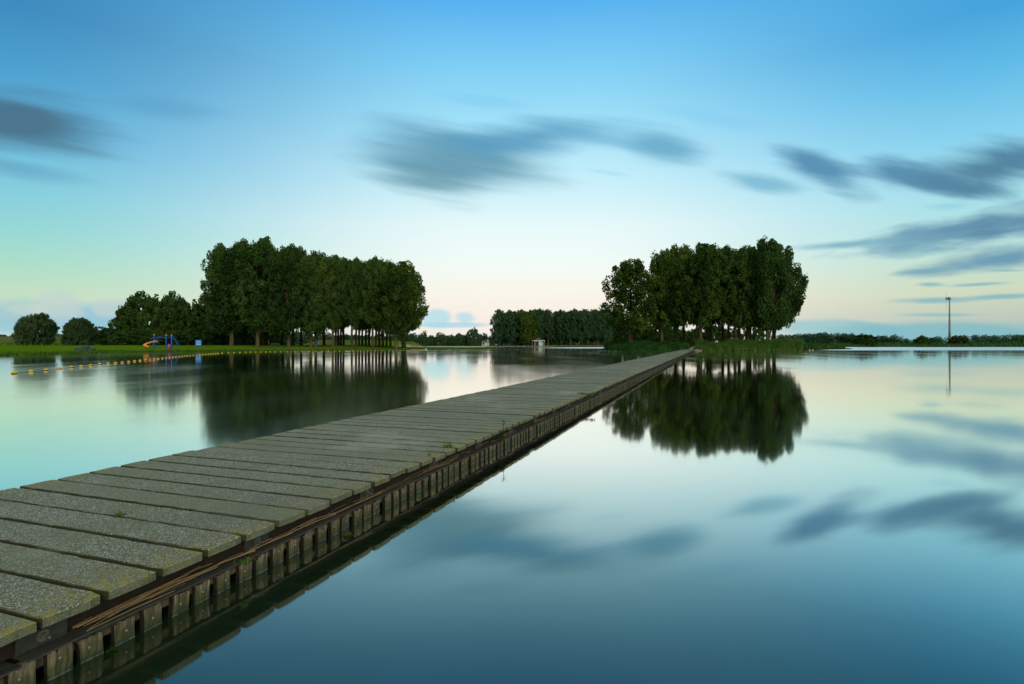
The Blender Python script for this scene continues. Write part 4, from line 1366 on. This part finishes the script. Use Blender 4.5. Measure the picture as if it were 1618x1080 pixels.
b.tube([(k_(241), 0.2, zpx(540)), (k_(241.4), 0.2, zpx(536)), (k_(243.5), 0.2, zpx(534))], 0.035, 8)
b.build('guard_hoop', M['blue'], fr, True)
b = MB()
for (x, y) in ((0, 0), (0, 0.9)):
    b.tube([(k_(241.5), 0.1 + y, -0.2), (k_(241.5), 0.1 + y, zpx(540))], 0.05, 8)
b.box(k_(240.5), k_(246.5), 0.05, 1.0, zpx(541.2), zpx(540.4))
b.build('platform', M['blue'], fr)
# curling slide: a real trough swept along a curve
cur = [(247, 539.3, 0.5), (243, 539.6, 0.2), (239, 540.8, -0.1), (235.8, 542.7, -0.6), (234.4, 544.6, -1.0), (235.2, 546.4, -1.3), (237.5, 547.4, -1.35), (240.2, 547.8, -1.3)]
sl = MB()
vs, fs = [], []
nseg = 7
pts = [Vector((k_(u), yy, zpx(y))) for u, y, yy in cur]
for i, p_ in enumerate(pts):
    a, c_ = pts[max(i - 1, 0)], pts[min(i + 1, len(pts) - 1)]
    tdir = (c_ - a).normalized()
    sidev = tdir.cross(Vector((0, 0, 1)))
    if sidev.length < 0.1:
        sidev = Vector((0, 1, 0))
    sidev.normalize()
    upv = sidev.cross(tdir).normalized()
    for rad_, dr_ in ((0.34, 1), (0.29, -1)):
        for j in range(nseg):
            an = math.pi * (1 + j / (nseg - 1))
            if dr_ < 0:
                an = math.pi * (2 - j / (nseg - 1))
            vs.append(p_ + sidev * math.cos(an) * rad_ + upv * (math.sin(an) * rad_ + 0.2))
nn_ = 2 * nseg
for i in range(len(pts) - 1):
    for j in range(nn_):
        j2 = (j + 1) % nn_
        fs.append((i * nn_ + j, i * nn_ + j2, (i + 1) * nn_ + j2, (i + 1) * nn_ + j))
fs.append(tuple(range(nn_))[::-1])
fs.append(tuple((len(pts) - 1) * nn_ + j for j in range(nn_)))
sl.add(vs, fs)
sl.build('slide', M['orange'], fr, True)
b = MB()
b.lathe([(0.22, -0.15), (0.27, 0.1), (0.28, 0.5), (0.26, 0.78), (0.20, 0.88), (0.08, 0.92)], 16, (k_(266.3), 0.25, 0.1))
b.build('barrel', M['pink'], fr, True)

Yb = 122.0
xb = ux(313.7, Yb)
zb = gz(xb, Yb)
nbd = empty('notice_board', (xb, Yb, zb))
tag(nbd, 'blue notice board on two posts standing on the left lawn', 'notice board')
q = Yb / F
for sx_ in (-1, 1):
    b = MB()
    b.box(sx_ * 4.5 * q - 0.06, sx_ * 4.5 * q + 0.06, -0.06, 0.06, -0.3, zy(536.6, Yb) - zb)
    b.build('post', M['blue'], nbd, bevel=0.01)
b = MB()
b.box(-4.4 * q, 4.4 * q, -0.045, 0.045, zy(545.2, Yb) - zb, zy(536.8, Yb) - zb)
b.build('frame', M['blue'], nbd, bevel=0.012)
b = MB()
b.box(-3.9 * q, 3.9 * q, -0.055, -0.048, zy(543.3, Yb) - zb, zy(537.3, Yb) - zb)
b.build('panel', M['panel_blue'], nbd)
b = MB()
b.box(-3.9 * q, 3.9 * q, -0.055, -0.048, zy(544.8, Yb) - zb, zy(543.4, Yb) - zb)
b.build('lower_strip', M['panel_pale'], nbd)

Ys = 98.0
q = Ys / F


def blocks(u, boxes, label):
    x = ux(u, Ys)
    z = gz(x, Ys)
    root = empty('stone_seat', (x, Ys, z))
    for nm, (a, c_, y0, y1, ya, yb_) in boxes:
        b = MB()
        b.box((a - u) * q, (c_ - u) * q, y0, y1, (yb_ if yb_ > -0.5 else -0.2), ya)
        b.build(nm, M['slate'], root, bevel=0.04)
    tag(root, label, 'seat', 'dark stone seats on the lawn')


blocks(127, [('lower_block', (116.8, 136.8, 0, 0.9, 0.46, -1)), ('upper_block', (127.5, 136.6, 0.25, 0.85, 0.78, 0.465))], 'larger dark stepped stone seat on the lawn in front of the small willow')
blocks(142.5, [('block', (137.8, 147, 0, 0.8, 0.44, -1))], 'smaller dark stone block right of the stepped stone seat')

# timber rack on the strand
Yt = 240.0
q = Yt / F
x = ux(655.5, Yt)
wr = empty('timber_rack', (x, Yt, gz(x, Yt)))
tag(wr, 'low red brown timber rack on the pale strand right of the lawn grove', 'rack')
for a in (-5.8, -2.0, 2.0, 5.6):
    b = MB()
    b.box(a * q - 0.13, a * q + 0.13, -0.13, 0.13, -0.2, 1.75 if a < -5 else 1.55)
    b.build('post', M['red_wood'], wr, bevel=0.02)
for z in (0.5, 1.0, 1.42):
    b = MB()
    b.box(-5.7 * q, 5.5 * q, -0.17, -0.135, z - 0.12, z + 0.12)
    b.build('rail', M['red_wood'], wr)
b = MB()
b.box(-5.6 * q, 5.4 * q, 0.14, 0.9, 0.45, 0.56)
b.build('seat', M['red_wood'], wr)


def bin_(u, Y, w, h, mat, label, cat='bin', name='litter_bin'):
    x = ux(u, Y)
    z = gz(x, Y)
    root = empty(name, (x, Y, z))
    b = MB()
    b.lathe([(w * 0.40, -0.1), (w * 0.46, 0.2), (w * 0.5, h * 0.8), (w * 0.48, h * 0.84)], 14)
    b.build('body', mat, root, True)
    b = MB()
    b.lathe([(w * 0.53, h * 0.845), (w * 0.55, h * 0.9), (w * 0.35, h * 0.98), (w * 0.1, h)], 14)
    b.build('lid', M['pale'] if mat is M['dark_rubber'] else mat, root, True)
    tag(root, label, cat)


bin_(475.6, 166, 0.42, 0.95, M['dark_rubber'], 'dark litter bin with pale lid on the lawn, between two trunks of the grove')
bin_(503, 230, 0.6, 1.2, M['panel_blue'], 'light blue bin right of the pale trunk in the grove')
bin_(508.7, 245, 0.4, 0.6, M['red'], 'small reddish bin right of the light blue bin')
bin_(628.7, 165, 0.35, 0.75, M['blue'], 'dark blue bin by the ivied trunk at the grove end')
# pale railing and post behind the second trunk cluster
x = ux(424.3, 190)
pr_ = empty('marker_post', (x, 190, gz(x, 190)))
b = MB()
b.box(-0.13, 0.13, -0.13, 0.13, -0.3, 1.6)
b.build('post', M['pale'], pr_, bevel=0.02)
b = MB()
b.box(-0.16, 0.16, -0.16, 0.16, 1.6, 1.72)
b.build('cap', M['white'], pr_, bevel=0.02)
tag(pr_, 'whitish square post right of the second trunk cluster', 'post')
x = ux(435, 200)
rl = empty('railing', (x, 200, gz(x, 200)))
for a in (-1.4, 0, 1.4):
    b = MB()
    b.box(a - 0.05, a + 0.05, -0.05, 0.05, -0.2, 0.62)
    b.build('post', M['pale'], rl)
for z in (0.3, 0.58):
    b = MB()
    b.box(-1.5, 1.5, -0.09, -0.055, z - 0.06, z + 0.06)
    b.build('rail', M['pale'], rl)
tag(rl, 'low pale railing on the lawn right of the second trunk cluster', 'railing')

# post standing in the water and small red post on the strand
Yw_ = 330.0
x = ux(788, Yw_)
b = MB()
b.lathe([(0.17, -1.3), (0.16, 1.5), (0.12, 1.75), (0.03, 1.82)], 10)
o = b.build('mooring_post', M['brown_beam'], None, True)
o.location = (x, Yw_, 0)
tag(o, 'thin dark post in the water off the tip of the lawn', 'post')
x = ux(757, 330)
b = MB()
b.lathe([(0.22, -0.2), (0.2, 1.1), (0.24, 1.15), (0.2, 1.5), (0.05, 1.6)], 10)
o = b.build('bollard', M['red_wood'], None, True)
o.location = (x, 330, gz(x, 330))
tag(o, 'small reddish post on the strand left of the beige hut', 'post')

# ---------------------------------------------------------------- buildings
# pavilion
Yv = 420.0
q = Yv / F
x = ux(851, Yv)
zv = gz(x, Yv)
pv = empty('pavilion', (x, Yv + 4, zv))
tag(pv, 'small white pavilion with a brown pyramid roof on the far shore', 'pavilion')
hz = lambda y: zy(y, Yv) - zv
D = 5.4
b = MB()
b.box(-6 * q, -5.3 * q, -D / 2, D / 2, -0.2, hz(538.6))
b.box(0.2 * q, 5.2 * q, -D / 2, D / 2, -0.2, hz(538.6))
b.box(-5.3 * q, 0.2 * q, -D / 2 + 1.6, D / 2, -0.2, hz(538.6))
b.build('wall', M['white'], pv)
b = MB()
b.box(-5.2 * q, 0.1 * q, -D / 2 + 0.8, -D / 2 + 0.9, 0, hz(539.6))
b.build('dark_opening', M['glass'], pv)  # dark panel filling the opening, its shade put into the colour
b = MB()
b.box(1.8 * q, 3.4 * q, -D / 2 - 0.05, -D / 2 - 0.01, -0.1, 2.1)
b.build('door', M['pale'], pv)
b = MB()
b.box(5.2 * q, 8 * q, -1.6, D / 2, -0.2, hz(540))
b.build('annex', M['tower_blue'], pv)
b = MB()
b.box(-10.5 * q, 10 * q, -D / 2 - 0.9, D / 2 + 0.9, hz(538.55), hz(537.2))
b.build('fascia', M['white'], pv, bevel=0.03)
for a in (-10, 9.3):
    b = MB()
    b.box(a * q - 0.09, a * q + 0.09, -D / 2 - 0.6, -D / 2 - 0.42, -0.2, hz(538.6))
    b.build('post', M['beige'], pv)
zb_, za = hz(537.15), hz(532.8)
b = MB()
b.add([(-6.4 * q, -D / 2 - 0.5, zb_), (6.2 * q, -D / 2 - 0.5, zb_), (6.2 * q, D / 2 + 0.5, zb_), (-6.4 * q, D / 2 + 0.5, zb_), (-0.35, -0.3, za), (0.35, -0.3, za), (0.35, 0.3, za), (-0.35, 0.3, za)],
      [(0, 1, 5, 4), (1, 2, 6, 5), (2, 3, 7, 6), (3, 0, 4, 7), (4, 5, 6, 7), (3, 2, 1, 0)])
b.build('roof', M['roof'], pv)
# beige hut
Yh = 395.0
q = Yh / F
x = ux(767, Yh)
zh = gz(x, Yh)
ht = empty('beach_hut', (x, Yh, zh))
tag(ht, 'low beige hut with a blue door under the trees of the far shore', 'hut')
hz = lambda y: zy(y, Yh) - zh
b = MB()
b.box(-6 * q, 6 * q, 0, 4.5, -0.2, hz(540.3))
b.build('wall', M['beige'], ht)
b = MB()
b.box(0.3 * q, 2.4 * q, -0.06, -0.01, -0.1, hz(540.6))
b.build('door', M['panel_pale'], ht)
b = MB()
b.box(-4.6 * q, -2.0 * q, -0.05, -0.01, 1.0, hz(541))
b.build('window', M['glass'], ht)
b = MB()
zr0, zr1 = hz(540.2), hz(537.6)
b.add([(-6.8 * q, -0.5, zr0), (6.8 * q, -0.5, zr0), (6.8 * q, 5, zr0), (-6.8 * q, 5, zr0), (-4.6 * q, 2.2, zr1), (4.6 * q, 2.2, zr1)], [(0, 1, 5, 4), (2, 3, 4, 5), (1, 2, 5), (3, 0, 4), (3, 2, 1, 0)])
b.build('roof', simple_mat('grey_roof', (0.09, 0.10, 0.10), 0.8), ht)
b = MB()
b.box(2.6 * q, 5.0 * q, 1.0, 2.6, hz(538.6), hz(536.6))
b.build('roof_box', M['white'], ht, bevel=0.05)
# office block beyond the trees
Yo = 620.0
q = Yo / F
x = ux(480.5, Yo)
ob = empty('office_block', (x, Yo, gz(x, Yo)))
zo = gz(x, Yo)
hz = lambda y: zy(y, Yo) - zo
tag(ob, 'pale flat roofed block rising above the distant trees left of centre', 'building')
b = MB()
b.box(-2.4 * q, 2.6 * q, 0, 8, -0.3, hz(528.2))
b.build('lower_storey', M['white'], ob)
b = MB()
b.box(-2.6 * q, 3.4 * q, -0.6, 8, hz(528.15), hz(525.2))
b.build('upper_storey', M['pale'], ob)
for y in (527.3, 526.1):
    b = MB()
    b.box(-2.5 * q, 3.3 * q, -0.68, -0.61, hz(y + 0.3), hz(y - 0.3))
    b.build('window', M['glass'], ob)
b = MB()
b.box(-2.2 * q, 2.4 * q, -0.08, -0.01, hz(530.3), hz(529.4))
b.build('window', M['glass'], ob)
b = MB()
b.box(-2.9 * q, 3.7 * q, -0.9, 8.3, hz(525.15), hz(524.6))
b.build('roof', M['white'], ob)
# yellow topped tower
Yt = 640.0
q = Yt / F
x = ux(671, Yt)
zt_ = gz(x, Yt)
tw = empty('water_tower', (x, Yt, zt_))
tag(tw, 'distant tower with yellow drum top and light blue shaft above the trees', 'tower')
hz = lambda y: zy(y, Yt) - zt_
b = MB()
b.lathe([(2.3 * q, -0.3), (2.3 * q, hz(526.6)), (2.2 * q, hz(526.2))], 20)
b.build('shaft', M['tower_blue'], tw, True)
b = MB()
b.lathe([(2.0 * q, hz(526.2)), (2.6 * q, hz(525.6)), (2.95 * q, hz(524.8)), (2.95 * q, hz(522.9)), (2.7 * q, hz(522.4))], 22)
b.build('drum', M['tower_yellow'], tw, True)
b = MB()
b.lathe([(2.6 * q, hz(522.38)), (2.0 * q, hz(521.9)), (0.3 * q, hz(521.6))], 22)
b.build('cap', M['tower_yellow'], tw, True)
# wind turbine
Yw_ = 900.0
q = Yw_ / F
x = ux(1500.5, Yw_)
zt_ = gz(x, Yw_)
hz = lambda y: zy(y, Yw_) - zt_
wt = empty('wind_turbine', (x, Yw_, zt_), -math.atan2(x, Yw_))
tag(wt, 'pale wind turbine on a tall tapering mast beyond the far right bank', 'wind turbine')
b = MB()
b.lathe([(1.8 * q, hz(535)), (1.5 * q, hz(522)), (1.05 * q, hz(495)), (0.8 * q, hz(472.5))], 20)
b.build('mast', M['mast'], wt, True)
b = MB()
b.lathe([(2.25 * q, -1), (2.0 * q, hz(535.02)), (1.9 * q, hz(535.0))], 20)
b.build('mast_base', M['mast_green'], wt, True)
b = MB()
hc = hz(471.2)
prof = [(0.15, -3.4), (1.6, -3.0), (2.3, -1.8), (2.4, -0.2), (2.0, 1.0), (1.2, 1.8), (0.3, 2.2)]
b.lathe(prof, 16)
nv = [(z, y, hc + x_) for x_, y, z in b.v]
b.v = nv
b.f = [tuple(reversed(f_)) for f_ in b.f]
b.build('nacelle', M['mast'], wt, True)
b = MB()
b.lathe([(1.7, 0), (1.5, 1.0), (0.9, 1.8), (0.2, 2.1)], 14)
b.v = [(-z - 3.45, y, hc + x_) for x_, y, z in b.v]
hub = b.build('hub', M['mast'], wt, True)
for i in range(3):
    an = math.radians(180 + 120 * i)
    dv = Vector((0, math.sin(an), math.cos(an)))
    b = MB()
    rings = []
    for f_, ch, th_ in ((0.05, 0.9, 0.8), (0.12, 1.5, 0.5), (0.3, 1.3, 0.3), (0.6, 0.8, 0.18), (0.97, 0.25, 0.06)):
        c_ = Vector((-4.3, 0, hc)) + dv * 21 * f_
        e1, e2 = Vector((1, 0, 0)), Vector((1, 0, 0)).cross(dv)
        rings.append([c_ + e1 * th_ / 2, c_ + e2 * ch / 2, c_ - e1 * th_ / 2, c_ - e2 * ch / 2])
    vs = [p_ for r_ in rings for p_ in r_]
    fs = [(4 * i_ + j, 4 * i_ + (j + 1) % 4, 4 * i_ + 4 + (j + 1) % 4, 4 * i_ + 4 + j) for i_ in range(4) for j in range(4)] + [(16, 17, 18, 19)]
    b.add(vs, fs)
    b.build('blade', M['mast'], wt, True)


# parked cars glimpsed through the trunks
def car(u, Y, rz, mat, label, s=1.0):
    x = ux(u, Y)
    root = empty('parked_car', (x, Y, gz(x, Y)), rz)
    b = MB()
    pr_ = [(-2.1, 0.3), (-2.15, 0.75), (-1.5, 0.9), (-0.9, 1.42), (0.9, 1.45), (1.6, 0.95), (2.1, 0.85), (2.15, 0.35)]
    n = len(pr_)
    b.add([(a, -0.85, z) for a, z in pr_] + [(a, 0.85, z) for a, z in pr_], [tuple(range(n))[::-1], tuple(range(n, 2 * n))] + [(i, (i + 1) % n, n + (i + 1) % n, n + i) for i in range(n)])
    b.build('body', mat, root)
    b = MB()
    for sy in (-0.862, 0.852):
        b.box(-0.95, 1.05, sy, sy + 0.01, 0.95, 1.33)
    b.build('window', M['glass'], root)
    for a in (-1.35, 1.35):
        for sy in (-0.88, 0.70):
            b = MB()
            b.tube([(a, sy, 0.32), (a, sy + 0.18, 0.32)], 0.32, 14)
            b.build('wheel', M['dark_rubber'], root)
    root.scale = (s, s, s)
    tag(root, label, 'car', 'cars parked beyond the trees')


car(784.5, 432, 1.45, M['car_white'], 'white car parked at the foot of the far plantation, right of the beige hut')
car(797, 434, 1.7, M['car_white'], 'white car under the far plantation, midway between hut and pavilion')
car(1093, 330, 0.3, M['car_blue'], 'blue car glimpsed between trunks just beyond the jetty end', 1.1)


# birds: gulls by the spit, ducks at the jetty end
def bird(u, Y, z, mat, rz, L, label, cat, group):
    root = empty(cat, (ux(u, Y), Y, z), rz)
    b = MB()
    k = L / 0.4
    prof = [(0.005, -0.20), (0.05, -0.14), (0.085, -0.04), (0.09, 0.05), (0.065, 0.13), (0.04, 0.17)]
    b.lathe(prof, 12)
    b.v = [(z_ * k, y_ * k, (x_ + 0.09 + max(0, -z_ - 0.1) * 0.3) * k) for x_, y_, z_ in b.v]
    b.tube([(0.12 * k, 0, 0.12 * k), (0.17 * k, 0, 0.19 * k), (0.18 * k, 0, 0.24 * k)], [0.045 * k, 0.034 * k, 0.036 * k], 8)
    b.tube([(0.17 * k, 0, 0.25 * k), (0.20 * k, 0, 0.26 * k), (0.23 * k, 0, 0.255 * k)], [0.03 * k, 0.04 * k, 0.02 * k], 8)
    b.build('body', mat, root, True)
    b = MB()
    b.tube([(0.235 * k, 0, 0.252 * k), (0.29 * k, 0, 0.243 * k)], [0.014 * k, 0.003 * k], 6)
    b.build('beak', M['orange'], root)
    tag(root, label, cat, group)


bird(1284, 137.0, 0.0, M['bird_white'], 0.3, 0.38, 'white gull on the water in front of the spit, the rightmost of a close pair', 'gull', 'white gulls by the island spit')
bird(1279.5, 137.4, 0.0, M['bird_white'], 2.8, 0.34, 'white gull on the water in front of the spit, the leftmost of a close pair', 'gull', 'white gulls by the island spit')
bird(1311, 150.0, 0.02, M['bird_white'], 0.5, 0.34, 'white gull alone near the right part of the spit edge', 'gull', 'white gulls by the island spit')
bird(673, 153, 0.0, M['bird_white'], 0.4, 0.5, 'white gull on the water at the right end of the yellow floats', 'gull', None)
p_ = LW(-1.9, 120, ZD)
bird(p_[0] / p_[1] * F + U0, p_[1], ZD, M['bird_dark'], 1.0, 0.5, 'small dark bird standing on the jetty near its far end', 'bird', None)
# stones where the jetty meets the shore
for i, (u, y, s, lab) in enumerate(((1100.5, 554.2, 0.55, 'dark stone at the waterline beside the jetty end, the largest of three'), (1104, 554.4, 0.35, 'pale stone at the waterline, right of the largest one by the jetty end'), (1107, 554.0, 0.28, 'smallest stone at the waterline right of the jetty end'))):
    Y = 1255 / (y - HY)
    bm = bmesh.new()
    bmesh.ops.create_icosphere(bm, subdivisions=3, radius=s)
    for v in bm.verts:
        f_ = 1 + 0.16 * math.sin(v.co.x * 5 / s + i) * math.cos(v.co.y * 4 / s + 2 * i) + 0.08 * math.sin(v.co.z * 9 / s + v.co.x * 7 / s)
        v.co = Vector((v.co.x * f_ * 1.3, v.co.y * f_, v.co.z * f_ * 0.6))
    me = bpy.data.meshes.new('shore_stone')
    bm.to_mesh(me)
    bm.free()
    o = link('shore_stone', me, M['stone'])
    o.location = (ux(u, Y), Y, 0.04)
    tag(o, lab, 'stone', 'stones by the jetty end')

# ---------------------------------------------------------------- camera and render settings
cd = bpy.data.cameras.new('camera')
cd.sensor_width = 36.0
cd.lens = 36.0 * F / 1618.0
cd.clip_start = 0.05
cd.clip_end = 12000
cam = bpy.data.objects.new('camera', cd)
COL.objects.link(cam)
cam.location = (0, 0, CAMZ)
cam.rotation_euler = (math.radians(90) + math.atan((HY - 540) / F), 0, 0)
SC.camera = cam
SC.view_settings.view_transform = 'Standard'
SC.view_settings.look = 'None'
SC.view_settings.exposure = 0.0
SC.view_settings.gamma = 1.0
SC.render.engine = 'CYCLES'
SC.cycles.max_bounces = 6
SC.cycles.diffuse_bounces = 3
SC.cycles.glossy_bounces = 3
SC.cycles.use_denoising = True
